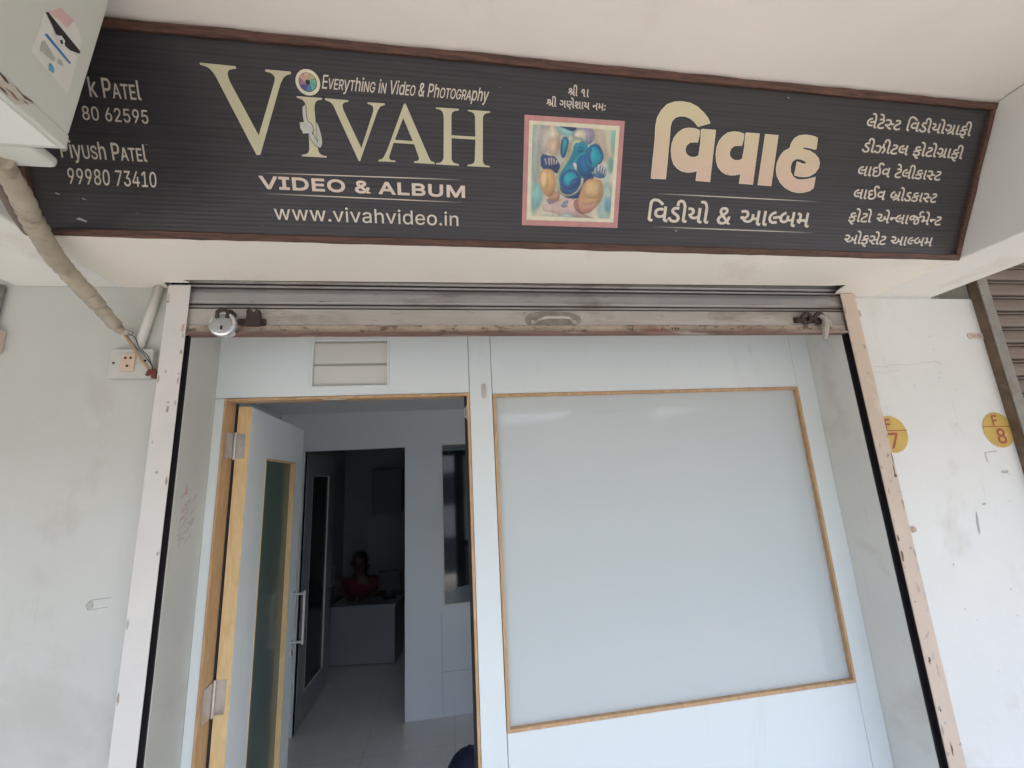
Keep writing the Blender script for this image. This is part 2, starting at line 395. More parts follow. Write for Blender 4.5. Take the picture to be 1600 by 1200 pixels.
def quads(pts):
    """TrueType contour (x,y,on) -> polyline"""
    full = []; n = len(pts)
    for i in range(n):
        a = pts[i]; b = pts[(i + 1) % n]; full.append(a)
        if not a[2] and not b[2]: full.append(((a[0] + b[0]) / 2, (a[1] + b[1]) / 2, 1))
    k = next(i for i, p in enumerate(full) if p[2]); full = full[k:] + full[:k]
    out = []; n = len(full); i = 0
    while i < n:
        p = full[i]; q = full[(i + 1) % n]
        out.append((p[0], p[1]))
        if q[2]: i += 1
        else:
            r = full[(i + 2) % n]
            for s in (.25, .5, .75):
                out.append(((1 - s) ** 2 * p[0] + 2 * s * (1 - s) * q[0] + s * s * r[0], (1 - s) ** 2 * p[1] + 2 * s * (1 - s) * q[1] + s * s * r[1]))
            i += 2
    return out
def glyph(k):
    cs = []
    for c in GLYPHS[k].split(';'):
        pts = []
        for p in c.split(' '):
            q = [int(v) for v in p.split(',')]; pts.append((q[0], q[1], q[2] if len(q) > 2 else 1))
        cs.append(quads(pts))
    return cs
def smooth_poly(p, it=2):
    for _ in range(it):
        q = []
        for i in range(len(p)):
            a, b = p[i], p[(i + 1) % len(p)]
            q += [(a[0] * .75 + b[0] * .25, a[1] * .75 + b[1] * .25), (a[0] * .25 + b[0] * .75, a[1] * .25 + b[1] * .75)]
        p = q
    return p
def circle(cx, cy, rx, ry=None, n=40, a0=0, a1=2 * math.pi):
    ry = rx if ry is None else ry
    return [(cx + rx * math.cos(a0 + (a1 - a0) * k / n), cy + ry * math.sin(a0 + (a1 - a0) * k / n)) for k in range(n)]

# ------------------------------------------------------------------ lettering outlines
GLYPHS = {
 'g48': '279,105 172,105,0 44,229,0 44,337 44,438,0 177,576,0 299,603 319,528 226,509,0 126,416,0 126,333 126,255,0 212,179,0 276,179 308,179,0 358,189,0 380,199 411,132 384,119,0 317,105,0;244,304 226,377 477,428 477,603 557,592 557,152 557,125,0 563,100,0 569,92 580,78,0 622,73,0 643,73 635,0 625,0 590,0,0 529,15,0 508,37 489,57,0 477,106,0 477,148 477,352',
 'g65': '-173,641 -201,740,0 -262,824,0 -314,824 -325,824,0 -353,820,0 -366,815 -390,884 -369,891,0 -327,896,0 -309,896 -262,896,0 -187,856,0 -126,746,0 -102,641',
 'g31': '249,-10 153,-10,0 46,84,0 46,162 46,230,0 132,319,0 208,359 270,391,0 323,434,0 323,467 323,501,0 275,530,0 237,530 202,530,0 143,518,0 113,504 88,572 121,586,0 196,603,0 239,603 322,603,0 403,528,0 403,469 403,427,0 369,370,0 312,327,0 275,307 220,277,0 156,232,0 129,186,0 129,154 129,114,0 193,63,0 251,63 299,63,0 377,90,0 417,115 454,44 407,18,0 314,-10,0',
 'g165': '413,0 347,0,0 246,55,0 169,142,0 139,189 130,188,0 121,188 75,188,0 29,217,0 29,249 29,274,0 63,301,0 90,301 109,301,0 146,289,0 168,273 203,282,0 263,319,0 300,376,0 300,416 300,472,0 236,530,0 183,530 149,530,0 90,516,0 55,499 29,568 66,584,0 146,603,0 186,603 274,603,0 381,510,0 381,418 381,392,0 375,367 388,363,0 417,358,0 432,358 463,358,0 514,372,0 529,382 550,312 523,296,0 465,286,0 435,286 387,286,0 347,302 324,267,0 256,218,0 216,204 254,153,0 318,97,0 382,75,0 422,75 436,75 427,0',
 'g58': '238,0 203,0,0 142,15,0 121,37 102,57,0 90,106,0 90,148 90,672 90,731,0 117,822,0 156,854 179,874,0 249,896,0 292,896 381,896,0 534,798,0 612,710 553,665 514,708,0 430,780,0 343,824,0 298,824 271,824,0 227,812,0 210,797 188,778,0 170,708,0 170,643 170,152 170,125,0 176,100,0 182,92 193,78,0 235,73,0 256,73 248,0',
 'g50': '244,161 156,161,0 44,260,0 44,345 44,408,0 101,494,0 200,539,0 263,539 285,539,0 341,533,0 359,528 346,458 329,461,0 291,466,0 266,466 199,466,0 125,404,0 125,346 125,288,0 193,233,0 243,233 297,233,0 369,268,0 403,299 403,603 483,592 483,152 483,125,0 489,100,0 495,92 506,78,0 549,73,0 569,73 562,0 551,0 508,0,0 451,19,0 434,37 418,54,0 403,104,0 403,148 403,207 373,188,0 301,161,0',
 'g33': '264,-10 174,-10,0 53,78,0 9,145 79,188 126,117,0 212,63,0 261,63 309,63,0 365,108,0 365,150 365,179,0 343,223,0 289,268,0 241,296 168,340,0 112,416,0 112,466 112,525,0 203,603,0 286,603 312,603,0 364,598,0 391,591 376,521 350,527,0 308,530,0 285,530 240,530,0 193,495,0 193,464 193,443,0 213,412,0 260,379,0 300,354 377,307,0 450,218,0 450,153 450,80,0 355,-10,0',
 'g59': '239,0 204,0,0 143,15,0 122,37 102,57,0 90,111,0 90,148 90,611 75,711,0 6,824,0 -41,824 -71,824,0 -112,779,0 -112,729 -112,715,0 -110,683,0 -107,668 -184,668 -187,682,0 -191,723,0 -191,739 -191,813,0 -111,896,0 -41,896 20,896,0 107,817,0 161,688,0 170,614 170,152 170,124,0 176,102,0 183,92 194,78,0 237,73,0 257,73 249,0',
 'g46': '271,161 186,161,0 73,254,0 43,333 103,350,0 174,406,0 174,452 174,489,0 125,531,0 83,531 65,531,0 44,528,0 32,526 14,594 25,597,0 60,603,0 88,603 165,603,0 255,524,0 255,453 255,399,0 196,323,0 147,299 162,272,0 225,233,0 269,233 321,233,0 395,272,0 419,298 419,603 499,593 499,152 499,124,0 505,100,0 514,90 525,77,0 564,73,0 586,73 578,0 568,0 525,0,0 469,19,0 451,37 434,54,0 419,104,0 419,148 419,208 392,187,0 322,161,0',
 'g68': '239,0 196,0,0 140,19,0 122,37 105,54,0 90,104,0 90,148 90,603 170,593 170,152 170,124,0 176,100,0 185,90 196,77,0 235,73,0 257,73 249,0;92,641 64,740,0 3,824,0 -49,824 -60,824,0 -88,820,0 -101,815 -125,884 -104,891,0 -62,896,0 -44,896 3,896,0 78,856,0 139,746,0 163,641',
 'g206': '210,178 155,178,0 55,236,0 11,303 74,346 108,295,0 168,251,0 206,251 247,251,0 299,313,0 299,384 299,461,0 240,530,0 188,530 157,530,0 101,515,0 79,503 54,570 87,587,0 160,603,0 192,603 275,603,0 380,496,0 380,383 380,319,0 349,239,0 299,195,0 239,178,0;257,-7 208,60 479,220 479,603 559,592 559,152 559,125,0 565,100,0 571,92 582,78,0 625,73,0 646,73 638,0 627,0 584,0,0 527,19,0 510,37 495,53,0 480,99,0 479,138',
 'g57': '239,0 196,0,0 140,19,0 122,37 105,54,0 90,104,0 90,148 90,603 170,593 170,152 170,124,0 176,100,0 185,90 196,77,0 235,73,0 257,73 249,0',
 'g42': '65,211 38,282 180,333 144,360,0 103,420,0 103,462 103,524,0 198,603,0 277,603 309,603,0 367,596,0 394,589 379,517 353,523,0 312,529,0 286,529 235,529,0 185,489,0 185,455 185,431,0 219,385,0 259,361 464,438 496,368 331,311 391,275,0 453,194,0 453,142 453,105,0 416,35,0 331,-10,0 259,-10 244,-10,0 226,-9 263,-60,0 332,-103,0 378,-103 404,-103 395,-178 379,-178 320,-178,0 235,-131,0 169,-51,0 140,-3 99,3,0 57,29,0 43,61,0 43,73 43,96,0 74,122,0 96,122 123,122,0 168,94,0 191,68 219,61,0 257,61 314,61,0 371,105,0 371,144 371,163,0 352,205,0 300,253,0 251,282',
 'g29': '215,-10 160,-10,0 58,42,0 11,115 74,158 105,113,0 163,63,0 213,63 257,63,0 316,141,0 316,235 316,324,0 252,419,0 188,419 151,419,0 102,404,0 78,392 52,460 84,474,0 161,492,0 195,492 315,492,0 366,390 386,399,0 431,411,0 456,412 456,603 536,592 536,402 594,385,0 656,290,0 656,218 656,154,0 601,46,0 537,-6 481,55 532,93,0 576,169,0 576,221 576,277,0 517,341,0 467,341 426,341,0 390,320 398,280,0 398,232 398,157,0 364,62,0 309,10,0 245,-10,0',
 'g10': '311,-10 238,-10,0 138,39,0 88,123,0 88,176 88,252,0 139,302 98,329,0 44,405,0 44,461 44,499,0 82,564,0 156,603,0 210,603 231,603,0 285,597,0 304,592 290,520 275,524,0 236,529,0 219,529 173,529,0 125,488,0 125,456 125,422,0 162,368,0 207,344 249,359,0 299,359 308,359,0 328,359,0 338,357 329,285 322,286,0 308,286,0 300,286 247,286,0 168,234,0 168,177 168,122,0 241,63,0 314,63 408,63,0 508,156,0 508,236 508,279,0 493,351,0 462,427,0 437,476 403,543,0 361,631,0 341,701,0 341,739 341,805,0 426,896,0 505,896 558,896,0 629,857,0 676,796,0 691,761 617,734 601,769,0 548,825,0 506,825 475,825,0 424,786,0 424,737 424,691,0 466,592,0 504,518 542,444,0 590,310,0 590,236 590,172,0 538,59,0 416,-10,0',
 'g21': '65,211 38,282 180,333 144,360,0 103,420,0 103,461 103,524,0 198,603,0 277,603 309,603,0 367,596,0 394,589 379,517 353,523,0 312,529,0 286,529 235,529,0 185,489,0 185,454 185,430,0 219,385,0 259,361 464,438 496,368 331,311 391,275,0 453,194,0 453,142 453,105,0 416,35,0 331,-10,0 259,-10 181,-10,0 63,39,0 18,73 63,135 112,97,0 205,63,0 254,63 315,63,0 371,105,0 371,144 371,164,0 352,205,0 300,253,0 251,282',
 'g226': '233,151 178,151,0 93,200,0 44,292,0 44,354 44,447,0 156,572,0 259,603 282,531 194,503,0 126,411,0 126,353 126,305,0 158,248,0 208,223,0 234,223 288,223,0 314,258 327,275,0 337,323,0 337,369 337,447 417,437 417,367 428,352,0 457,339,0 475,339 501,339,0 542,359,0 560,378 560,603 640,592 640,152 640,125,0 646,100,0 652,92 663,78,0 705,73,0 726,73 718,0 708,0 673,0,0 612,15,0 591,37 573,55,0 561,101,0 560,138 337,-8 289,60 560,218 560,291 543,279,0 502,267,0 475,267 458,267,0 426,274,0 412,283 399,224,0 311,151,0',
 'g16': '343,103 275,103,0 163,161,0 121,237 117,237 35,237,0 35,297 35,317,0 64,346,0 94,346 119,346,0 155,329,0 172,311 216,325,0 272,388,0 272,430 272,478,0 217,530,0 158,530 136,530,0 81,519,0 58,508 31,576 55,587,0 125,603,0 161,603 252,603,0 352,511,0 352,428 352,365,0 268,270,0 204,250 223,214,0 293,175,0 337,175 375,175,0 429,197,0 446,216 471,244,0 486,316,0 486,371 486,447 566,437 566,349 566,339,0 566,329 575,313,0 605,300,0 623,300 649,300,0 690,321,0 708,341 708,603 788,592 788,152 788,125,0 794,100,0 800,92 811,78,0 854,73,0 875,73 867,0 856,0 813,0,0 756,19,0 739,37 723,54,0 708,104,0 708,148 708,252 691,240,0 651,228,0 624,228 605,228,0 569,238,0 552,250 530,176,0 418,103,0;710,641 682,740,0 621,824,0 569,824 558,824,0 530,820,0 517,815 493,884 514,891,0 556,896,0 574,896 621,896,0 696,856,0 757,746,0 781,641',
 'g152': '140,214 116,214,0 62,257,0 24,319,0 24,348 24,371,0 51,400,0 84,400 372,400 372,328 191,328 191,271 191,242,0 163,214,0',
 'g28': '549,-10 485,-10,0 407,39,0 372,117,0 372,160 372,233,0 447,354,0 523,416 482,456,0 386,511,0 330,523 341,504,0 356,457,0 356,428 356,390,0 325,317,0 253,270,0 191,270 115,270,0 33,363,0 33,430 33,477,0 81,556,0 173,603,0 240,603 343,603,0 512,530,0 581,461 626,495,0 720,563,0 782,604 827,539 770,502,0 674,438,0 630,407 672,353,0 721,234,0 721,169 721,84,0 628,-10,0;113,429 113,386,0 157,343,0 191,343 237,343,0 276,391,0 276,434 276,462,0 259,512,0 245,533 239,533,0 234,533 169,533,0 113,470,0;454,161 454,115,0 498,63,0 547,63 589,63,0 639,114,0 639,170 639,226,0 604,321,0 571,363 521,324,0 471,255,0 454,191,0',
 'g131': '-183,632 -199,659,0 -220,723,0 -220,754 -220,827,0 -133,896,0 -67,896 -34,896,0 19,883,0 39,872 17,808 0,817,0 -38,829,0 -60,829 -102,829,0 -142,782,0 -142,746 -142,719,0 -123,670,0 -107,641',
 'g45': '166,152 140,152,0 86,192,0 51,249,0 51,274 51,291,0 77,316,0 107,316 131,316 131,440 131,468,0 125,492,0 119,500 109,514,0 65,520,0 44,520 52,592 63,592 146,592,0 180,556 197,539,0 211,488,0 211,444 211,316 420,316 420,603 500,592 500,152 500,125,0 506,100,0 512,92 523,78,0 566,73,0 586,73 579,0 568,0 525,0,0 468,19,0 451,37 435,54,0 420,104,0 420,148 420,244 211,244 211,215 211,181,0 183,152,0',
 'g19': '343,103 275,103,0 163,161,0 121,237 117,237 35,237,0 35,297 35,317,0 64,346,0 94,346 119,346,0 155,329,0 172,311 216,325,0 272,388,0 272,430 272,478,0 217,530,0 158,530 136,530,0 81,519,0 58,508 31,576 55,587,0 125,603,0 161,603 252,603,0 352,511,0 352,428 352,365,0 268,270,0 204,250 223,214,0 293,175,0 337,175 375,175,0 429,197,0 446,216 471,244,0 486,316,0 486,371 486,447 566,437 566,349 566,339,0 566,329 575,313,0 605,300,0 623,300 649,300,0 690,321,0 708,341 708,603 788,592 788,152 788,125,0 794,100,0 800,92 811,78,0 854,73,0 875,73 867,0 856,0 813,0,0 756,19,0 739,37 723,54,0 708,104,0 708,148 708,252 691,240,0 651,228,0 624,228 605,228,0 569,238,0 552,250 530,176,0 418,103,0;1122,0 1079,0,0 1021,19,0 1004,37 988,54,0 973,104,0 973,148 973,603 1053,592 1053,152 1053,125,0 1059,100,0 1065,92 1076,78,0 1119,73,0 1140,73 1132,0;975,641 947,740,0 886,824,0 834,824 823,824,0 795,820,0 782,815 758,884 779,891,0 821,896,0 839,896 886,896,0 961,856,0 1022,746,0 1046,641',
 'g53': '413,0 347,0,0 246,55,0 169,142,0 139,189 130,188,0 121,188 75,188,0 29,217,0 29,249 29,274,0 63,301,0 90,301 109,301,0 146,289,0 168,273 203,282,0 263,319,0 300,376,0 300,416 300,472,0 236,530,0 183,530 149,530,0 90,516,0 55,499 29,568 66,584,0 146,603,0 186,603 274,603,0 381,510,0 381,418 381,391,0 375,366 388,362,0 417,357,0 432,357 466,357,0 514,369,0 537,383 537,603 617,592 617,152 617,125,0 623,100,0 629,92 640,78,0 682,73,0 703,73 695,0 685,0 650,0,0 589,15,0 568,37 549,57,0 537,106,0 537,148 537,306 517,296,0 468,286,0 435,286 387,286,0 347,302 324,267,0 256,218,0 216,204 254,153,0 318,97,0 382,75,0 422,75 436,75 427,0',
 'g8': '343,103 275,103,0 163,161,0 121,237 117,237 35,237,0 35,297 35,317,0 64,346,0 94,346 119,346,0 155,329,0 172,311 216,325,0 272,388,0 272,430 272,478,0 217,530,0 158,530 136,530,0 81,519,0 58,508 31,576 55,587,0 125,603,0 161,603 252,603,0 352,511,0 352,428 352,365,0 268,270,0 204,250 223,214,0 293,175,0 337,175 375,175,0 429,197,0 446,216 471,244,0 486,316,0 486,371 486,447 566,437 566,349 566,339,0 566,329 575,313,0 605,300,0 623,300 649,300,0 690,321,0 708,341 708,603 788,592 788,152 788,125,0 794,100,0 800,92 811,78,0 854,73,0 875,73 867,0 856,0 813,0,0 756,19,0 739,37 723,54,0 708,104,0 708,148 708,252 691,240,0 651,228,0 624,228 605,228,0 569,238,0 552,250 530,176,0 418,103,0;1122,0 1079,0,0 1021,19,0 1004,37 988,54,0 973,104,0 973,148 973,603 1053,592 1053,152 1053,125,0 1059,100,0 1065,92 1076,78,0 1119,73,0 1140,73 1132,0',
 'g160': '279,105 172,105,0 44,229,0 44,337 44,438,0 177,576,0 299,603 319,528 226,509,0 126,416,0 126,333 126,255,0 212,179,0 276,179 308,179,0 358,189,0 380,199 411,132 384,119,0 317,105,0;244,304 226,377 470,426 485,353',
 'g43': '233,151 178,151,0 93,200,0 44,292,0 44,354 44,447,0 156,572,0 259,603 282,531 194,503,0 126,411,0 126,353 126,305,0 158,248,0 208,223,0 234,223 288,223,0 314,258 327,275,0 337,323,0 337,369 337,447 417,437 417,335 417,331,0 417,329 427,313,0 457,300,0 475,300 501,300,0 542,320,0 560,339 560,603 640,592 640,152 640,125,0 646,100,0 652,92 663,78,0 705,73,0 726,73 718,0 708,0 673,0,0 612,15,0 591,37 572,57,0 560,106,0 560,148 560,252 543,240,0 502,228,0 475,228 455,228,0 418,238,0 402,250 383,205,0 300,151,0',
 'l1425': '283,-10 211,-10,0 107,43,0 51,134,0 51,190 51,238,0 90,307,0 159,367,0 202,399 310,479 323,488,0 354,516,0 376,554,0 376,579 376,614,0 330,659,0 291,659 263,659,0 221,636,0 198,597,0 198,570 198,543,0 223,493,0 266,439,0 293,406 628,0 522,0 247,331 208,378,0 146,453,0 110,526,0 110,570 110,618,0 154,692,0 234,734,0 288,734 343,734,0 422,692,0 465,621,0 465,578 465,544,0 440,488,0 396,440,0 368,419 223,311 178,278,0 141,221,0 141,187 141,151,0 175,97,0 237,67,0 277,67 320,67,0 400,103,0 464,169,0 501,263,0 501,321 585,321 585,249,0 552,156,0 510,103,0 496,89 478,67 442,28,0 335,-10,0',
 'g234': '59,164 13,234 53,254,0 145,304,0 183,326 124,356,0 74,429,0 74,474 74,506,0 111,565,0 182,603,0 233,603 290,603,0 362,566,0 396,505,0 396,470 396,431,0 360,368,0 325,340 410,313,0 545,287 545,603 625,592 625,152 625,125,0 631,100,0 637,92 648,78,0 690,73,0 711,73 703,0 693,0 658,0,0 597,15,0 576,37 557,57,0 545,106,0 545,148 545,212 283,39 234,107 407,209 419,216,0 446,230,0 459,236 411,245,0 311,273,0 261,291 185,241,0;154,467 154,430,0 208,387,0 247,370 285,396,0 315,443,0 315,468 315,494,0 280,533,0 236,533 200,533,0 154,497,0',
 'g77': '484,0 441,0,0 384,19,0 367,37 351,54,0 336,104,0 336,148 336,293 318,286,0 279,278,0 256,278 208,278,0 130,319,0 85,393,0 85,442 85,485,0 124,558,0 199,603,0 251,603 287,603,0 340,585,0 359,569 388,545,0 416,470,0 416,411 416,152 416,125,0 422,100,0 428,92 439,78,0 482,73,0 502,73 495,0;166,437 166,396,0 217,351,0 258,351 301,351,0 336,373 336,394 336,437,0 324,493,0 308,509 298,519,0 271,530,0 252,530 212,530,0 166,480,0',
 'g23': '210,178 155,178,0 55,236,0 11,303 74,346 108,295,0 168,251,0 206,251 247,251,0 299,313,0 299,384 299,461,0 240,530,0 188,530 157,530,0 101,515,0 79,503 54,570 87,587,0 160,603,0 192,603 275,603,0 380,496,0 380,383 380,319,0 349,239,0 299,195,0 239,178,0;627,0 584,0,0 527,19,0 510,37 494,54,0 479,104,0 479,148 479,603 559,592 559,152 559,125,0 565,100,0 571,92 582,78,0 625,73,0 646,73 638,0',
 'g35': '425,-142 360,-97 373,-82,0 388,-52,0 388,-35 388,-8,0 349,31,0 302,52 163,114 108,139,0 75,212,0 75,276 75,603 155,592 155,291 155,262,0 159,220,0 181,189,0 207,177 346,113 416,81,0 472,17,0 472,-30 472,-64,0 442,-120,0;398,210 351,210,0 255,262,0 217,310 277,355 302,324,0 358,282,0 396,282 429,282,0 475,332,0 475,404 475,472,0 424,532,0 380,532 327,532,0 284,509 259,574 291,590,0 356,603,0 385,603 460,603,0 555,502,0 555,404 555,343,0 527,267,0 481,226,0 425,210,0;795,0 752,0,0 695,19,0 678,37 662,54,0 647,104,0 647,148 647,603 727,592 727,152 727,125,0 733,100,0 739,92 750,78,0 793,73,0 813,73 806,0',
 'g51': '651,0 608,0,0 552,19,0 534,37 517,54,0 502,104,0 502,148 502,603 583,592 583,152 583,125,0 589,101,0 595,92 605,78,0 648,73,0 669,73 661,0;387,0 333,0,0 244,53,0 171,137,0 141,183 133,183,0 126,183 79,183,0 31,212,0 31,244 31,267,0 65,294,0 91,294 111,294,0 152,282,0 176,263 242,280,0 314,356,0 314,417 314,460,0 283,510,0 237,531,0 212,531 175,531,0 144,499,0 144,482 144,465,0 161,434,0 211,409,0 258,399 232,332 149,352,0 66,425,0 66,484 66,514,0 98,568,0 164,602,0 214,602 260,602,0 343,561,0 396,477,0 396,413 396,359,0 349,273,0 269,212,0 219,197 261,140,0 343,75,0 398,75 411,75 402,0',
 'g40': '140,214 116,214,0 62,257,0 24,319,0 24,348 24,371,0 51,400,0 84,400 372,400 372,603 452,592 452,152 452,125,0 458,100,0 464,92 475,78,0 517,73,0 538,73 530,0 520,0 485,0,0 424,15,0 403,37 384,57,0 372,106,0 372,148 372,328 191,328 191,271 191,242,0 163,214,0',
 'g6': '124,357 99,357,0 63,391,0 63,421 63,452,0 99,485,0 124,485 149,485,0 185,452,0 185,421 185,391,0 149,357,0;124,50 99,50,0 63,84,0 63,114 63,144,0 99,178,0 124,178 149,178,0 185,144,0 185,114 185,84,0 149,50,0',
 'l456': '293,0 25,728 123,728 277,296 290,259,0 330,135,0 356,44 338,44 364,137,0 403,259,0 416,296 566,728 665,728 400,0',
 'l234': '45,0 45,82 174,82 174,646 45,646 45,728 396,728 396,646 267,646 267,82 396,82 396,0',
 'l84': '315,0 139,0 139,82 309,82 398,82,0 515,150,0 572,277,0 572,365 572,453,0 515,578,0 402,646,0 318,646 135,646 135,728 324,728 431,728,0 582,641,0 662,478,0 662,365 662,251,0 581,88,0 426,0,0;181,728 181,0 88,0 88,728',
 'l95': '88,0 88,728 531,728 531,646 181,646 181,408 507,408 507,326 181,326 181,82 536,82 536,0',
 'l321': '383,-10 290,-10,0 144,81,0 60,248,0 60,363 60,479,0 144,646,0 290,737,0 383,737 476,737,0 622,646,0 705,479,0 705,363 705,248,0 622,81,0 476,-10,0;383,76 448,76,0 553,142,0 615,271,0 615,363 615,457,0 553,585,0 448,651,0 383,651 317,651,0 212,585,0 150,457,0 150,363 150,271,0 212,143,0 317,76,0',
 'l2': '25,0 290,728 397,728 665,0 567,0 413,432 398,472,0 361,591,0 334,684 352,684 325,590,0 287,469,0 274,432 124,0;158,203 158,284 532,284 532,203',
 'l281': '88,0 88,728 181,728 181,82 518,82 518,0',
 'l65': '88,0 88,728 346,728 422,728,0 521,675,0 569,588,0 569,535 569,488,0 536,427,0 482,391,0 450,382 450,375 484,373,0 552,330,0 598,251,0 598,194 598,139,0 547,51,0 440,0,0 354,0;181,82 352,82 437,82,0 508,147,0 508,195 508,231,0 471,293,0 403,330,0 356,330 181,330;181,408 341,408 380,408,0 443,439,0 480,495,0 480,533 480,580,0 415,646,0 344,646 181,646',
 'l424': '373,-12 287,-12,0 158,56,0 88,173,0 88,248 88,728 181,728 181,255 181,203,0 227,121,0 313,74,0 373,74 432,74,0 518,121,0 563,203,0 563,255 563,728 656,728 656,248 656,173,0 586,56,0 458,-12,0',
 'l292': '88,0 88,728 220,728 399,269 405,252,0 421,204,0 439,147,0 456,91,0 462,67 442,67 449,90,0 465,145,0 483,202,0 500,252,0 506,269 683,728 815,728 815,0 724,0 724,416 724,438,0 725,496,0 726,559,0 728,625,0 728,655 736,655 726,622,0 703,552,0 681,487,0 661,433,0 654,416 492,0 411,0 246,416 239,433,0 221,485,0 199,549,0 175,620,0 163,655 172,655 173,628,0 174,564,0 175,500,0 176,439,0 176,416 176,0',
 'l984': '200,0 34,546 127,546 194,308 208,259,0 239,135,0 254,57 239,57 253,132,0 284,256,0 298,308 363,546 457,546 521,308 535,257,0 565,134,0 580,57 564,57 580,133,0 610,256,0 625,308 691,546 784,546 619,0 531,0 460,247 450,285,0 429,363,0 410,445,0 399,487 419,487 409,445,0 389,363,0 369,284,0 358,247 287,0',
 'l1376': '136,-6 109,-6,0 70,32,0 70,60 70,87,0 109,125,0 136,125 164,125,0 202,87,0 202,60 202,32,0 164,-6,0',
 'l980': '235,0 26,546 123,546 239,222 257,172,0 283,72,0 297,25 265,25 279,72,0 305,172,0 323,222 439,546 536,546 327,0',
 'l689': '77,0 77,546 165,546 165,0;122,635 97,635,0 61,669,0 61,693 61,718,0 97,751,0 122,751 147,751,0 183,718,0 183,693 183,669,0 147,635,0',
 'l507': '230,-13 178,-13,0 94,26,0 44,102,0 44,155 44,202,0 81,261,0 143,294,0 218,311,0 256,316 305,322,0 367,329,0 396,346,0 396,366 396,369 396,403,0 371,450,0 320,476,0 282,476 243,476,0 188,451,0 153,415,0 144,396 60,423 81,473,0 152,529,0 238,553,0 280,553 307,553,0 377,540,0 442,500,0 484,424,0 484,360 484,0 398,0 398,74 392,74 383,55,0 342,15,0 276,-13,0;245,65 294,65,0 361,103,0 396,164,0 396,197 396,273 391,267,0 355,256,0 309,249,0 265,243,0 252,242 221,238,0 166,219,0 132,182,0 132,151 132,123,0 162,84,0 212,65,0',
 'l670': '165,327 165,0 77,0 77,728 165,728 165,414 150,414 175,489,0 267,553,0 329,553 384,553,0 468,507,0 514,416,0 514,347 514,0 426,0 426,339 426,402,0 360,474,0 303,474 264,474,0 201,439,0 165,374,0',
 'l597': '282,-12 214,-12,0 109,58,0 51,185,0 51,271 51,358,0 110,484,0 214,553,0 282,553 335,553,0 398,518,0 432,473,0 440,458 447,458 447,728 535,728 535,0 450,0 450,84 440,84 432,69,0 397,24,0 334,-12,0;295,67 345,67,0 413,119,0 448,212,0 448,272 448,333,0 414,423,0 345,474,0 295,474 243,474,0 174,420,0 140,329,0 140,272 140,215,0 175,122,0 244,67,0',
 'l614': '307,-12 228,-12,0 113,59,0 51,185,0 51,269 51,353,0 111,480,0 222,553,0 296,553 340,553,0 424,524,0 493,460,0 534,355,0 534,280 534,243 110,243 110,317 487,317 446,290 446,344,0 412,427,0 346,475,0 296,475 247,475,0 177,426,0 140,349,0 140,304 140,255 140,194,0 182,110,0 257,66,0 307,66 339,66,0 392,85,0 430,123,0 440,150 525,127 513,86,0 452,23,0 363,-12,0',
 'l790': '299,-12 225,-12,0 113,59,0 51,186,0 51,270 51,355,0 113,482,0 225,553,0 299,553 374,553,0 486,482,0 549,355,0 549,270 549,186,0 486,59,0 374,-12,0;299,67 354,67,0 426,124,0 460,216,0 460,270 460,324,0 426,417,0 354,474,0 299,474 245,474,0 174,417,0 140,324,0 140,270 140,216,0 174,124,0 245,67,0',
 'l773': '165,327 165,0 77,0 77,546 162,546 162,414 150,414 175,489,0 267,553,0 329,553 384,553,0 467,507,0 514,416,0 514,347 514,0 426,0 426,339 426,402,0 360,474,0 303,474 264,474,0 201,439,0 165,374,0',
 'l384': '88,0 88,728 337,728 422,728,0 532,669,0 585,568,0 585,503 585,438,0 532,338,0 422,282,0 337,282 140,282 140,365 333,365 391,365,0 460,398,0 493,460,0 493,503 493,546,0 460,610,0 390,646,0 332,646 181,646 181,0;506,0 330,328 435,328 613,0',
 'l998': '68,-198 91,-122 100,-124 127,-131,0 171,-125,0 206,-87,0 219,-48 235,-3 26,546 123,546 239,222 257,171,0 283,72,0 297,25 265,25 279,72,0 305,172,0 323,222 440,546 536,546 296,-82 279,-125,0 233,-181,0 171,-208,0 133,-208 109,-208,0 75,-201,0',
 'l411': '48,646 48,728 598,728 598,646 370,646 370,0 277,0 277,646',
 'l300': '88,0 88,728 197,728 493,262 505,244,0 538,188,0 577,116,0 595,76 582,76 578,118,0 574,194,0 573,259,0 573,281 573,728 666,728 666,0 555,0 292,414 273,443,0 237,504,0 190,587,0 155,649 172,649 175,595,0 179,503,0 181,435,0 181,415 181,0',
 'l141': '385,-10 288,-10,0 142,81,0 60,249,0 60,363 60,479,0 142,646,0 286,737,0 379,737 437,737,0 537,703,0 616,640,0 668,552,0 678,500 583,500 571,535,0 534,590,0 483,630,0 418,651,0 380,651 316,651,0 211,585,0 150,457,0 150,363 150,271,0 212,143,0 318,76,0 385,76 447,76,0 541,128,0 593,225,0 593,290 621,285 404,285 404,366 684,366 684,286 684,196,0 606,63,0 472,-10,0',
 'l375': '88,0 88,728 337,728 422,728,0 532,666,0 585,561,0 585,496 585,431,0 532,326,0 422,263,0 337,263 161,263 161,345 333,345 391,345,0 461,384,0 493,453,0 493,496 493,539,0 461,607,0 390,646,0 332,646 181,646 181,0',
 'l843': '77,-204 77,546 162,546 162,458 172,458 181,473,0 214,518,0 277,553,0 330,553 398,553,0 502,484,0 562,358,0 562,271 562,185,0 503,58,0 399,-12,0 331,-12 279,-12,0 215,24,0 181,69,0 172,84 165,84 165,-204;317,67 369,67,0 438,122,0 472,215,0 472,272 472,329,0 438,420,0 369,474,0 317,474 267,474,0 199,423,0 164,333,0 164,272 164,212,0 199,119,0 268,67,0',
 'l727': '160,196 160,305 176,305 409,546 518,546 266,287 256,287;77,0 77,728 165,728 165,0;422,0 213,267 276,329 535,0',
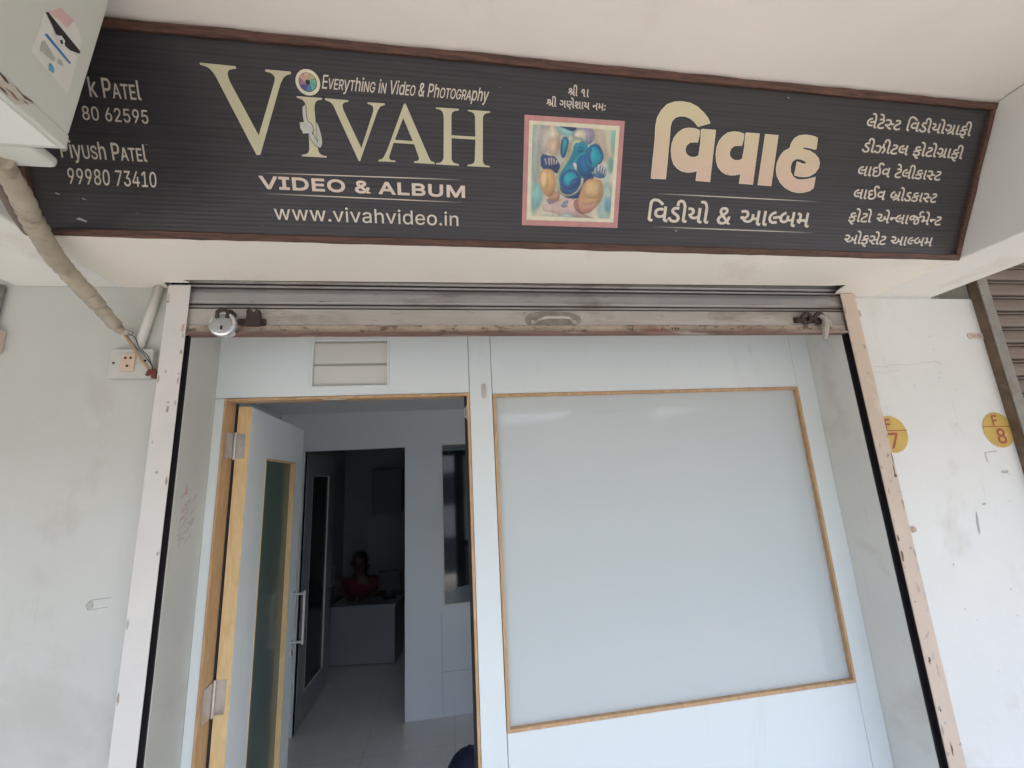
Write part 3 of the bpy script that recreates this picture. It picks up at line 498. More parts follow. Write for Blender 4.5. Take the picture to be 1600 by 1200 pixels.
 'l751': '200,-4 138,-4,0 77,62,0 77,121 77,728 165,728 165,143 165,105,0 183,75,0 210,75 225,75,0 239,77,0 246,79 263,4 251,1,0 217,-4,0',
 'l1367': '324,-10 250,-10,0 137,42,0 74,134,0 74,193 74,239,0 111,318,0 176,371,0 216,378 216,382 163,396,0 101,486,0 101,544 101,600,0 158,687,0 259,737,0 324,737 388,737,0 488,687,0 546,600,0 546,544 546,486,0 483,396,0 432,382 432,378 471,371,0 536,318,0 574,239,0 574,193 574,134,0 510,42,0 397,-10,0;324,71 372,71,0 442,103,0 481,160,0 481,198 481,239,0 440,301,0 369,336,0 324,336 278,336,0 207,301,0 166,239,0 166,198 166,160,0 204,103,0 275,71,0;324,414 362,414,0 422,445,0 457,500,0 457,537 457,574,0 423,627,0 363,657,0 324,657 284,657,0 224,627,0 190,574,0 190,537 190,500,0 224,445,0 285,414,0',
 'l1359': '324,-10 243,-10,0 129,78,0 69,245,0 69,363 69,481,0 130,648,0 244,737,0 324,737 405,737,0 519,648,0 579,481,0 579,363 579,245,0 520,78,0 406,-10,0;324,71 377,71,0 452,140,0 490,271,0 490,363 490,457,0 452,587,0 377,657,0 324,657 271,657,0 197,587,0 158,457,0 158,363 158,271,0 197,140,0 271,71,0',
 'l1373': '324,-10 257,-10,0 152,52,0 93,161,0 93,231 93,283,0 138,398,0 196,485 361,728 461,728 218,373 209,373 219,393,0 256,427,0 307,447,0 336,447 402,447,0 500,392,0 555,292,0 555,224 555,156,0 495,51,0 391,-10,0;324,70 366,70,0 430,110,0 467,179,0 467,224 467,270,0 430,338,0 366,377,0 324,377 282,377,0 217,339,0 181,271,0 181,226 181,180,0 217,110,0 282,70,0',
 'l1361': '92,0 92,67 334,329 375,373,0 428,439,0 456,500,0 456,533 456,571,0 419,627,0 358,657,0 319,657 277,657,0 216,623,0 183,562,0 183,521 94,521 94,585,0 154,683,0 256,737,0 321,737 386,737,0 486,683,0 543,591,0 543,534 543,495,0 515,420,0 444,325,0 379,257 220,87 220,82 556,82 556,0',
 'l1364': '315,-10 251,-10,0 150,41,0 89,128,0 87,184 177,184 180,151,0 218,101,0 279,72,0 315,72 359,72,0 428,113,0 467,185,0 467,231 467,278,0 426,352,0 355,395,0 310,395 276,395,0 207,373,0 185,356 98,367 141,728 524,728 524,646 219,646 194,434 198,434 221,452,0 289,476,0 327,476 376,476,0 461,440,0 523,374,0 558,285,0 558,232 558,163,0 495,53,0 386,-10,0',
 'l1374': '324,737 391,737,0 496,676,0 555,567,0 555,497 555,445,0 510,329,0 452,243 287,0 187,0 430,355 439,355 429,334,0 392,301,0 341,281,0 312,281 246,281,0 147,336,0 93,436,0 93,504 93,572,0 153,677,0 257,737,0;324,658 282,658,0 218,618,0 181,548,0 181,504 181,458,0 218,389,0 282,350,0 324,350 366,350,0 431,389,0 467,458,0 467,502 467,547,0 431,618,0 366,658,0',
 'l397': '321,-13 242,-13,0 126,38,0 61,129,0 57,190 152,190 156,149,0 204,96,0 278,70,0 321,70 370,70,0 449,103,0 495,161,0 495,200 495,235,0 455,279,0 390,307,0 351,318 263,343 175,368,0 77,460,0 77,533 77,594,0 144,687,0 257,737,0 327,737 399,737,0 509,687,0 573,599,0 575,544 484,544 478,597,0 389,655,0 324,655 277,655,0 207,625,0 167,571,0 167,537 167,499,0 215,453,0 280,427,0 306,419 379,399 408,392,0 479,364,0 543,319,0 585,249,0 585,198 585,139,0 523,43,0 405,-13,0',
 'l1366': '139,0 462,640 462,646 89,646 89,728 559,728 559,641 236,0',
 'l1371': '310,-10 244,-10,0 134,36,0 65,123,0 61,184 156,184 160,147,0 202,97,0 270,72,0 311,72 355,72,0 427,102,0 468,162,0 468,206 468,245,0 432,311,0 352,352,0 286,352 226,352 226,426 410,640 410,646 97,646 97,728 532,728 532,660 303,396 303,411 382,419,0 498,365,0 561,266,0 561,205 561,143,0 496,45,0 383,-10,0',
 'l1372': '59,148 59,224 349,728 440,728 157,235 157,229 589,229 589,148;402,0 402,170 402,206 402,454 490,454 490,0',
 'l1360': '110,0 110,78 560,78 560,0;396,728 396,0 305,0 305,642 300,642 124,511 124,611 282,728',
 'l137': '88,0 88,728 528,728 528,646 181,646 181,396 495,396 495,314 181,314 181,0',
}
# text lines on the sign: glyphs with their offsets, start, baseline, scale, slant, weight, colour
RUNS = [
 ('lettering', [["g48",-44,1],["g65",607,1],["g31",607,1],["g65",1058,1],["g165",1058,1],["g31",1587,1],["",2338,1],["g58",2338,1],["g50",2603,1],["g33",3180,1],["g59",3661,1],["g46",3926,1],["g68",4520,1],["g206",4785,1],["g57",5439,1],["g42",5704,1],["g59",6215,1]], 1.261, 0.377, 5.87e-05, 4.39e-05, 0.12, 0.0008, 'cream'),
 ('lettering', [["g33",-9,1],["g59",472,1],["g29",737,1],["g59",1435,1],["g31",1700,1],["g48",2151,1],["",3102,1],["g42",3102,1],["g68",3613,1],["g31",3878,1],["g68",4329,1],["g206",4594,1],["g57",5248,1],["g42",5513,1],["g59",6024,1]], 1.261, 0.31, 5.87e-05, 4.39e-05, 0.12, 0.0008, 'cream'),
 ('lettering', [["g48",-44,1],["g57",607,1],["g10",872,1],["g50",1506,1],["",2383,1],["g31",2383,1],["g65",2834,1],["g48",2834,1],["g59",3485,1],["g21",3750,1],["g57",4261,1],["g165",4526,1],["g31",5055,1]], 1.261, 0.244, 5.54e-05, 4.39e-05, 0.12, 0.0008, 'cream'),
 ('lettering', [["g48",-44,1],["g57",607,1],["g10",872,1],["g50",1506,1],["",2383,1],["g226",2383,1],["g68",3117,1],["g33",3382,1],["g21",3863,1],["g57",4374,1],["g165",4639,1],["g31",5168,1]], 1.261, 0.178, 5.48e-05, 4.39e-05, 0.12, 0.0008, 'cream'),
 ('lettering', [["g42",-38,1],["g68",473,1],["g31",738,1],["g68",1189,1],["",1754,1],["g16",1754,1],["g152",2637,1],["g48",2989,1],["g57",3640,1],["g28",3905,1],["g131",4727,1],["g45",4727,1],["g65",5321,1],["g152",5321,1],["g31",5673,1]], 1.259, 0.11, 5.66e-05, 4.39e-05, 0.12, 0.0008, 'cream'),
 ('lettering', [["g19",-31,1],["g42",1117,1],["g53",1628,1],["g65",2339,1],["g31",2339,1],["",3090,1],["g8",3090,1],["g160",4238,1],["g43",4701,1],["g45",5435,1]], 1.257, 0.044, 5.53e-05, 4.39e-05, 0.12, 0.0008, 'cream'),
 ('lettering', [["g58",-90,1],["g50",175,1],["g33",752,1],["g59",1233,1],["g46",1498,1],["g68",2092,1],["",2657,1],["l1425",2657,0.93],["",3601.0,1],["g8",3601.0,1],["g160",4749.0,1],["g43",5212.0,1],["g45",5946.0,1]], 0.589, 0.088, 8.14e-05, 6.8e-05, 0.06, 0.0012, 'cream'),
 ('lettering', [["g234",-13,1],["g59",707,1],["",1272,1],["g77",1272,1],["g57",1872,1]], 0.334, 0.3955, 2.68e-05, 2.9e-05, 0.06, 0.0004, 'cream'),
 ('lettering', [["g234",-13,1],["g59",707,1],["",1272,1],["g23",1272,1],["g35",1926,1],["g65",2747,1],["g51",2747,1],["g57",3424,1],["g46",3689,1],["",4583,1],["g40",4583,1],["g45",5129,1],["g6",5723,1]], 0.276, 0.366, 2.78e-05, 2.74e-05, 0.06, 0.0004, 'cream'),
 ('lettering', [["l456",-25,1],["l234",684.9,1],["l84",1145.9,1],["l95",1887.5,1],["l321",2508.6,1],["",3593.3,1],["l1425",3593.3,1],["",4557.3,1],["l2",4557.3,1],["l281",5267.2,1],["l65",5852.7,1],["l424",6527.0,1],["l292",7291.1,1]], -0.458, 0.13, 6.34e-05, 3.78e-05, 0, 0.0016, 'peach'),
 ('lettering', [["l984",-34,1],["l984",794.4,1],["l984",1622.7,1],["l1376",2451.1,1],["l980",2729.6,1],["l689",3301.6,1],["l980",3553.8,1],["l507",4125.8,1],["l670",4697.4,1],["l980",5298.7,1],["l689",5870.7,1],["l597",6122.9,1],["l614",6745.2,1],["l790",7338.2,1],["l1376",7947.8,1],["l689",8226.4,1],["l773",8478.5,1]], -0.432, 0.056, 5.23e-05, 4.75e-05, 0, 0.0002, 'cream'),
 ('lettering', [["l95",-88,1],["l456",513.1,0.76],["l95",1037.4,0.76],["l384",1494.2,0.76],["l998",1983.3,1],["l411",2545.4,0.76],["l670",3035.9,1],["l689",3627.3,1],["l300",3869.4,0.76],["l141",4442.0,0.76],["",5269.1,1],["l689",5269.1,1],["l300",5511.3,0.76],["",6343.9,1],["l456",6343.9,1],["l689",7033.8,1],["l597",7276.0,1],["l95",7888.3,0.76],["l321",8345.1,0.76],["",9186.2,1],["l1425",9186.2,1],["",10090.3,1],["l375",10090.3,1],["l670",10729.0,1],["l321",11320.3,0.76],["l411",11901.4,0.76],["l321",12392.0,0.76],["l141",12973.1,0.76],["l384",13540.1,0.76],["l2",14029.2,0.76],["l843",14553.6,1],["l670",15165.9,1],["l998",15757.2,1]], -0.291, 0.3655, 2.51e-05, 4.13e-05, 0.22, 0.0003, 'cream'),
 ('lettering', [["l727",-77,1],["",731.8,1],["l375",731.8,1],["l2",1370.5,0.76],["l411",1894.9,0.76],["l95",2385.4,0.76],["l751",2842.3,1]], -0.803, 0.311, 3.41e-05, 5.5e-05, 0.02, 0.0005, 'cream'),
 ('lettering', [["l1367",-74,1],["l1359",574.4,1],["",1522.9,1],["l1373",1522.9,1],["l1361",2171.3,1],["l1364",2819.8,1],["l1374",3468.2,1],["l1364",4116.6,1]], -0.827, 0.2615, 2.93e-05, 3.92e-05, 0.05, 0.0003, 'cream'),
 ('lettering', [["l375",-88,1],["l689",550.7,1],["l998",792.9,1],["l424",1354.9,0.76],["l397",1920.4,0.76],["l670",2408.0,1],["",3259.3,1],["l375",3259.3,1],["l2",3898.0,0.76],["l411",4422.4,0.76],["l95",4913.0,0.76],["l751",5369.8,1]], -0.887, 0.178, 3.2e-05, 5.09e-05, 0.02, 0.0005, 'cream'),
 ('lettering', [["l1374",-93,1],["l1374",555.4,1],["l1374",1203.9,1],["l1367",1852.3,1],["l1359",2500.8,1],["",3449.2,1],["l1366",3449.2,1],["l1371",4097.6,1],["l1372",4746.1,1],["l1360",5394.5,1],["l1359",6042.9,1]], -0.884, 0.121, 2.85e-05, 4.68e-05, 0.1, 0.0003, 'cream'),
]
NUM = {'F': 'l137', '7': 'l1366', '8': 'l1367'}
SERIF = {
 'V': [[[-0.5605,0.3987],[-0.4831,0.3974],[-0.4826,0.3931],[-0.4955,0.3904],[-0.5006,0.387],[-0.503,0.3808],[-0.5024,0.3728],[-0.4991,0.362],[-0.4484,0.2504],[-0.3982,0.3737],[-0.3972,0.381],[-0.4001,0.3862],[-0.4061,0.3905],[-0.4171,0.3922],[-0.4173,0.3961],[-0.3611,0.396],[-0.36,0.3914],[-0.3694,0.3886],[-0.3764,0.384],[-0.3815,0.3771],[-0.3869,0.3674],[-0.4499,0.2074],[-0.4582,0.2065],[-0.5212,0.3542],[-0.5275,0.3699],[-0.5334,0.3805],[-0.5397,0.3879],[-0.5474,0.3923],[-0.5598,0.3952]]],
 'I': [[[-0.3514,0.3438],[-0.2933,0.344],[-0.2931,0.341],[-0.302,0.3393],[-0.3079,0.3355],[-0.3115,0.3283],[-0.3128,0.3187],[-0.3123,0.232],[-0.3118,0.2243],[-0.3089,0.2178],[-0.3023,0.2137],[-0.2927,0.2124],[-0.2929,0.2097],[-0.3514,0.2097],[-0.3511,0.2125],[-0.3414,0.2144],[-0.3353,0.2185],[-0.3323,0.2264],[-0.3312,0.2463],[-0.3311,0.2896],[-0.3315,0.311],[-0.3314,0.3237],[-0.3339,0.3331],[-0.3401,0.3383],[-0.351,0.3413]]],
 'v': [[[-0.2856,0.3439],[-0.2312,0.3435],[-0.231,0.3405],[-0.2396,0.3387],[-0.2444,0.3351],[-0.2458,0.3286],[-0.2433,0.3191],[-0.2059,0.2358],[-0.1725,0.3196],[-0.1701,0.3284],[-0.1716,0.3348],[-0.1761,0.3377],[-0.1837,0.3394],[-0.184,0.3421],[-0.143,0.3426],[-0.1427,0.3394],[-0.1528,0.3361],[-0.1591,0.3281],[-0.1631,0.3202],[-0.2114,0.2058],[-0.2142,0.2065],[-0.2618,0.3179],[-0.2676,0.3314],[-0.2739,0.3373],[-0.285,0.3408]]],
 'A': [[[-0.0925,0.3461],[-0.0904,0.3443],[-0.0353,0.221],[-0.0311,0.2151],[-0.0223,0.2124],[-0.0219,0.2089],[-0.0742,0.2091],[-0.0741,0.2118],[-0.0653,0.2137],[-0.0619,0.2165],[-0.0617,0.2227],[-0.0726,0.2535],[-0.125,0.2541],[-0.1377,0.2216],[-0.138,0.2155],[-0.135,0.212],[-0.1231,0.2112],[-0.1228,0.2086],[-0.1646,0.208],[-0.1644,0.211],[-0.1564,0.2129],[-0.1508,0.2188],[-0.1413,0.2355],[-0.0946,0.3446]],[[-0.0981,0.3136],[-0.1219,0.2603],[-0.0756,0.26]]],
 'H': [[[-0.0148,0.3423],[0.0435,0.3432],[0.0439,0.3404],[0.0336,0.3382],[0.0269,0.3347],[0.0241,0.3276],[0.0233,0.2799],[0.0868,0.2802],[0.0862,0.3277],[0.0833,0.3356],[0.0767,0.3391],[0.0678,0.3401],[0.0674,0.3424],[0.1252,0.3428],[0.1252,0.3404],[0.1147,0.3381],[0.109,0.3343],[0.1061,0.3281],[0.1055,0.2234],[0.1077,0.2162],[0.1135,0.2122],[0.1239,0.2111],[0.1246,0.2086],[0.0654,0.2085],[0.0654,0.2112],[0.0757,0.2128],[0.0826,0.2169],[0.0849,0.2233],[0.0868,0.2739],[0.0236,0.2738],[0.0226,0.2221],[0.0259,0.216],[0.0326,0.2126],[0.0416,0.2116],[0.042,0.2085],[-0.0175,0.2086],[-0.0174,0.211],[-0.0067,0.2126],[-0.001,0.2167],[0.0025,0.2241],[0.0051,0.3204],[0.0038,0.3302],[-0.0004,0.3368],[-0.0069,0.3393],[-0.0144,0.3398]]],
 'gi': [[[0.589,0.2055],[0.5912,0.3067],[0.59,0.3387],[0.5928,0.3593],[0.6031,0.378],[0.619,0.3937],[0.6398,0.4012],[0.6613,0.4036],[0.6861,0.4018],[0.709,0.3943],[0.73,0.381],[0.7457,0.3671],[0.7528,0.356],[0.7178,0.345],[0.7053,0.3564],[0.6904,0.3646],[0.6734,0.3687],[0.6571,0.3676],[0.6454,0.3628],[0.6368,0.3531],[0.6334,0.3392],[0.634,0.3231],[0.6341,0.2483],[0.6331,0.204],[0.5909,0.2031]]],
 'gv': [[[0.6893,0.3392],[0.7073,0.3392],[0.7231,0.3356],[0.7243,0.3263],[0.7213,0.3051],[0.7115,0.305],[0.6977,0.3032],[0.6888,0.2961],[0.6848,0.2865],[0.6862,0.2772],[0.6933,0.2693],[0.7051,0.2644],[0.7191,0.2652],[0.7284,0.27],[0.7303,0.3009],[0.7286,0.3371],[0.7325,0.3389],[0.7726,0.3387],[0.7723,0.2724],[0.7722,0.2033],[0.728,0.2041],[0.7291,0.2304],[0.7153,0.2266],[0.6985,0.2248],[0.6813,0.2268],[0.6665,0.2333],[0.654,0.2446],[0.647,0.2584],[0.6428,0.2771],[0.643,0.2958],[0.6481,0.3124],[0.659,0.3258],[0.6731,0.3355]]],
 'gw': [[[0.8285,0.3383],[0.8465,0.3383],[0.8623,0.3347],[0.8635,0.3254],[0.8605,0.3042],[0.8507,0.3041],[0.8369,0.3023],[0.828,0.2952],[0.824,0.2856],[0.8254,0.2763],[0.8325,0.2684],[0.8443,0.2635],[0.8583,0.2643],[0.8676,0.2691],[0.8695,0.3],[0.8678,0.3362],[0.8717,0.338],[0.9118,0.3378],[0.9115,0.2715],[0.9114,0.2024],[0.8672,0.2032],[0.8683,0.2295],[0.8545,0.2257],[0.8377,0.2239],[0.8205,0.2259],[0.8057,0.2324],[0.7932,0.2437],[0.7862,0.2575],[0.782,0.2762],[0.7822,0.2949],[0.7873,0.3115],[0.7982,0.3249],[0.8123,0.3346]]],
 'ga': [[[0.9312,0.3376],[0.973,0.3374],[0.9727,0.2012],[0.9291,0.2019]]],
 'gh': [[[1.0606,0.3442],[1.0768,0.3437],[1.0947,0.3416],[1.1044,0.3378],[1.1052,0.3097],[1.1015,0.3078],[1.0777,0.3114],[1.0642,0.3117],[1.0588,0.3088],[1.0627,0.3056],[1.0849,0.3025],[1.1042,0.2944],[1.1188,0.2831],[1.1245,0.2713],[1.1239,0.2579],[1.1143,0.2441],[1.0983,0.2343],[1.0797,0.2312],[1.0606,0.2314],[1.0458,0.2345],[1.0478,0.2705],[1.0561,0.2694],[1.0676,0.2661],[1.0783,0.2666],[1.0808,0.2707],[1.071,0.2761],[1.0541,0.2796],[1.0409,0.2782],[1.0315,0.2707],[1.0281,0.2574],[1.0314,0.2422],[1.0419,0.2294],[1.0568,0.2223],[1.076,0.2221],[1.0946,0.2252],[1.1181,0.2319],[1.1172,0.2015],[1.1064,0.1931],[1.0854,0.1876],[1.0664,0.1861],[1.0439,0.1892],[1.0204,0.1982],[1.0018,0.2119],[0.988,0.229],[0.9823,0.2463],[0.982,0.2638],[0.9891,0.2837],[1.0,0.2973],[1.0171,0.3058],[1.0198,0.3199],[1.028,0.3333],[1.0425,0.341]]],
}
KNOT = [[[-0.3398,0.3213],[-0.3367,0.3229],[-0.3334,0.3264],[-0.3318,0.3218],[-0.333,0.3095],[-0.3325,0.2981],[-0.3308,0.2887],[-0.3294,0.2878],[-0.3395,0.2872],[-0.3402,0.2957],[-0.3407,0.3071]],[[-0.3105,0.291],[-0.3066,0.2836],[-0.3027,0.2693],[-0.3,0.253],[-0.3,0.2413],[-0.3032,0.2332],[-0.307,0.231],[-0.3109,0.2328],[-0.3102,0.2416],[-0.3111,0.2543],[-0.3112,0.2717]],[[-0.3307,0.2623],[-0.3214,0.2643],[-0.3102,0.2416],[-0.3066,0.236],[-0.3109,0.2328],[-0.3168,0.2354],[-0.3224,0.2419],[-0.3285,0.2532]],[[-0.3507,0.2855],[-0.3446,0.2864],[-0.3389,0.2882],[-0.3294,0.2878],[-0.324,0.2863],[-0.3201,0.2788],[-0.3189,0.2703],[-0.3214,0.2643],[-0.3307,0.2623],[-0.3408,0.2617],[-0.345,0.2604],[-0.3441,0.2648],[-0.3481,0.2704],[-0.35,0.277],[-0.349,0.2818]]]
KNOTMARK = [[[-0.34,0.2761],[-0.3359,0.2769],[-0.3367,0.274],[-0.3397,0.2742]],[[-0.3324,0.2771],[-0.3283,0.2778],[-0.3286,0.275],[-0.3316,0.2752]],[[-0.3062,0.2521],[-0.3042,0.2518],[-0.305,0.2488],[-0.3067,0.2492]]]
PAINT = [
 ('tealgrey', [[0.2348,0.3244],[0.279,0.3261],[0.2602,0.2449],[0.2649,0.1774],[0.2379,0.1761]]),
 ('lilac', [[0.258,0.3224],[0.3057,0.3232],[0.2844,0.2463],[0.2548,0.2494]]),
 ('cream2', [[0.2791,0.3215],[0.3191,0.3217],[0.3165,0.2528],[0.2788,0.2508]]),
 ('peach2', [[0.2829,0.289],[0.3176,0.2934],[0.313,0.2382],[0.2842,0.2511]]),
 ('aqua', [[0.238,0.1712],[0.2703,0.1776],[0.2746,0.1282],[0.2401,0.0866]]),
 ('aqua', [[0.2978,0.3203],[0.3676,0.3224],[0.3474,0.2905],[0.3146,0.3003]]),
 ('navy', [[0.3085,0.3199],[0.3676,0.3229],[0.3521,0.3073],[0.3329,0.3132]]),
 ('sand', [[0.4055,0.3272],[0.4386,0.3246],[0.4613,0.2363],[0.433,0.2398],[0.4141,0.2752]]),
 ('greenaqua', [[0.462,0.326],[0.4774,0.3246],[0.4768,0.2568],[0.4656,0.2562]]),
 ('green2', [[0.4575,0.2509],[0.4745,0.2494],[0.4729,0.2122],[0.46,0.214]]),
 ('aqua2', [[0.4421,0.1857],[0.4765,0.1822],[0.4773,0.0899],[0.4312,0.0857],[0.4331,0.1474]]),
 ('blue2', [[0.4563,0.1433],[0.4704,0.1465],[0.4702,0.1079],[0.4556,0.1099]]),
 ('navy2', [[0.2628,0.2499],[0.287,0.2464],[0.3173,0.2336],[0.3214,0.1997],[0.3021,0.2037],[0.2653,0.2091]]),
 ('navy2', [[0.3103,0.2041],[0.373,0.217],[0.4151,0.2118],[0.4198,0.1796],[0.3881,0.143],[0.3547,0.1365],[0.3321,0.1431],[0.3091,0.1646]]),
 ('greyv', [[0.2771,0.1358],[0.31,0.1397],[0.3326,0.1306],[0.2999,0.1141]]),
 ('pink2', [[0.2735,0.1181],[0.3051,0.1244],[0.3322,0.1406],[0.3687,0.1371],[0.3669,0.1167],[0.402,0.095],[0.4312,0.087],[0.3798,0.0852],[0.3453,0.0955],[0.3287,0.0898],[0.3059,0.1017],[0.2754,0.1031]]),
 ('aqua2', [[0.2703,0.0877],[0.284,0.0945],[0.3008,0.0888],[0.3231,0.0908],[0.345,0.1032],[0.374,0.0875],[0.2676,0.0855]]),
 ('rose', [[0.2877,0.1487],[0.3175,0.16],[0.3241,0.1353],[0.2967,0.1266]]),
 ('orange2', [[0.2667,0.2092],[0.2882,0.2122],[0.3048,0.2062],[0.3091,0.1646],[0.3015,0.1468],[0.288,0.1388],[0.2711,0.153],[0.2615,0.1821]]),
 ('yellow2', [[0.2655,0.2018],[0.2829,0.2088],[0.2894,0.1785],[0.2819,0.1559],[0.2681,0.1627],[0.2626,0.1822]]),
 ('brown2', [[0.3605,0.1317],[0.3768,0.1425],[0.3956,0.1076],[0.3962,0.0974],[0.3731,0.1042],[0.3641,0.1166]]),
 ('orange2', [[0.4078,0.1928],[0.4303,0.1926],[0.4466,0.1809],[0.4485,0.1532],[0.4346,0.1245],[0.4019,0.0976],[0.3813,0.1096],[0.3745,0.1323],[0.3839,0.168],[0.3942,0.1859]]),
 ('yellow2', [[0.4053,0.1864],[0.4306,0.1876],[0.4429,0.1731],[0.4388,0.1477],[0.4137,0.139],[0.3907,0.1456],[0.3895,0.1682]]),
 ('rose', [[0.3802,0.1325],[0.4002,0.1283],[0.4393,0.14],[0.4184,0.1085],[0.3989,0.1],[0.384,0.1123]]),
 ('lilac2', [[0.3514,0.2931],[0.3521,0.3073],[0.3677,0.3201],[0.3893,0.3226],[0.4101,0.318],[0.4131,0.292],[0.3974,0.2767],[0.3802,0.29],[0.3635,0.295]]),
 ('cream2', [[0.3539,0.2968],[0.3601,0.3102],[0.3788,0.3161],[0.3903,0.3049],[0.3915,0.2835],[0.3773,0.2922]]),
 ('blue3', [[0.3217,0.2925],[0.3364,0.2945],[0.3424,0.283],[0.3332,0.2441],[0.3238,0.2412],[0.3177,0.2577]]),
 ('teal2', [[0.3245,0.2891],[0.3339,0.2896],[0.3372,0.2779],[0.3303,0.2488],[0.3233,0.2532]]),
 ('edge', [[0.3449,0.2879],[0.369,0.2941],[0.3914,0.2859],[0.3962,0.2742],[0.3722,0.2317],[0.3349,0.2053],[0.3195,0.1799],[0.3232,0.1553],[0.3458,0.1467],[0.3705,0.1573],[0.3831,0.1829],[0.382,0.194],[0.3887,0.1931],[0.3876,0.1781],[0.3734,0.155],[0.3488,0.1438],[0.3264,0.1454],[0.3091,0.1646],[0.3075,0.1917],[0.3205,0.2217],[0.3386,0.2468],[0.3416,0.271]]),
 ('teal3', [[0.3504,0.2859],[0.3692,0.2913],[0.3886,0.2857],[0.396,0.2766],[0.3933,0.2523],[0.4091,0.2189],[0.396,0.2034],[0.3811,0.194],[0.3806,0.1778],[0.3646,0.1621],[0.3454,0.1562],[0.3257,0.1629],[0.3166,0.1823],[0.3187,0.1996],[0.3367,0.2274],[0.3466,0.2497],[0.3539,0.2694]]),
 ('blue3', [[0.3715,0.2462],[0.3931,0.2547],[0.4094,0.2139],[0.413,0.1993],[0.3879,0.198],[0.3735,0.2072],[0.367,0.2265]]),
 ('blue4', [[0.3482,0.2158],[0.3677,0.2118],[0.3797,0.1952],[0.3779,0.1752],[0.3591,0.1619],[0.3369,0.1596],[0.3226,0.1702],[0.3218,0.1899],[0.3321,0.2076]]),
 ('teal4', [[0.3294,0.1927],[0.3404,0.2056],[0.3568,0.2083],[0.3698,0.1972],[0.3719,0.1849],[0.3613,0.1732],[0.3448,0.1699],[0.332,0.178]]),
 ('blue4', [[0.3497,0.1838],[0.3604,0.1918],[0.37,0.1947],[0.372,0.1824],[0.3613,0.1724],[0.3475,0.1701]]),
 ('edge', [[0.3504,0.2847],[0.3637,0.291],[0.3802,0.2896],[0.3698,0.2799],[0.3544,0.2598],[0.3432,0.235],[0.3366,0.2298],[0.3412,0.2494],[0.3444,0.2688]]),
 ('teal5', [[0.356,0.2814],[0.3751,0.2826],[0.3919,0.2763],[0.3872,0.2616],[0.371,0.2559],[0.3505,0.2256],[0.3421,0.2301],[0.3546,0.255]]),
 ('blue3', [[0.3649,0.2676],[0.3728,0.274],[0.3839,0.2723],[0.3857,0.2639],[0.3764,0.2574],[0.3667,0.2593]]),
 ('teal4', [[0.3691,0.2669],[0.3744,0.27],[0.3813,0.269],[0.3815,0.2652],[0.3756,0.2624],[0.3701,0.2635]]),
 ('navy', [[0.3731,0.268],[0.3763,0.2694],[0.3781,0.2664],[0.3755,0.2643]]),
 ('blue3', [[0.3877,0.252],[0.3975,0.2743],[0.4164,0.2831],[0.4305,0.2786],[0.4447,0.2526],[0.4361,0.235],[0.4179,0.2119],[0.4095,0.2115],[0.3918,0.2278]]),
 ('teal4', [[0.3957,0.2572],[0.4032,0.271],[0.4168,0.2754],[0.4285,0.2664],[0.4407,0.25],[0.4305,0.2347],[0.4119,0.219],[0.397,0.2354]]),
 ('blue4', [[0.3934,0.2498],[0.3982,0.2622],[0.406,0.2711],[0.409,0.2677],[0.4036,0.2553],[0.4079,0.2384],[0.4116,0.2239],[0.3997,0.2356]]),
 ('white2', [[0.3558,0.2296],[0.3626,0.2319],[0.3671,0.2241],[0.3672,0.2106],[0.3621,0.214]]),
 ('white2', [[0.3811,0.194],[0.3887,0.1931],[0.3862,0.1781],[0.3719,0.1574],[0.3514,0.1477],[0.3703,0.1598],[0.3806,0.1778]]),
 ('navy2', [[0.2845,0.2415],[0.2978,0.247],[0.3117,0.2381],[0.3111,0.2187],[0.2963,0.2131],[0.2772,0.217]]),
 ('skin2', [[0.2747,0.2374],[0.2779,0.2387],[0.283,0.2221],[0.2784,0.2231]]),
 ('skin2', [[0.2846,0.2391],[0.2889,0.2405],[0.2912,0.2213],[0.2866,0.2211]]),
 ('skin2', [[0.2921,0.2407],[0.2964,0.2409],[0.2971,0.2229],[0.2939,0.2215]]),
 ('skin2', [[0.2994,0.2399],[0.3035,0.2401],[0.3041,0.2244],[0.3003,0.223]]),
 ('skin2', [[0.3069,0.2355],[0.3112,0.2357],[0.3108,0.226],[0.3068,0.2246]]),
 ('blue5', [[0.4124,0.2091],[0.4224,0.2294],[0.4511,0.221],[0.4535,0.2062],[0.4472,0.1947],[0.416,0.1969]]),
 ('skin2', [[0.4187,0.2218],[0.4227,0.2245],[0.4225,0.2047],[0.4182,0.207]]),
 ('skin2', [[0.4266,0.2296],[0.4334,0.2324],[0.4333,0.2127],[0.4268,0.2123]]),
 ('skin2', [[0.4366,0.2264],[0.4416,0.2279],[0.4392,0.208],[0.4349,0.209]]),
 ('skin2', [[0.4439,0.2231],[0.4486,0.2246],[0.445,0.2058],[0.4413,0.2061]]),
 ('skin2', [[0.4499,0.2172],[0.4535,0.2181],[0.4508,0.2036],[0.4471,0.2034]]),
 ('greyb', [[0.3326,0.1306],[0.3463,0.1362],[0.3443,0.1184],[0.3334,0.1129],[0.3248,0.1176]]),
 ('skin2', [[0.3398,0.1258],[0.3439,0.1273],[0.343,0.1171],[0.3388,0.1169]]),
]
LENS = [-0.3227, 0.3761]
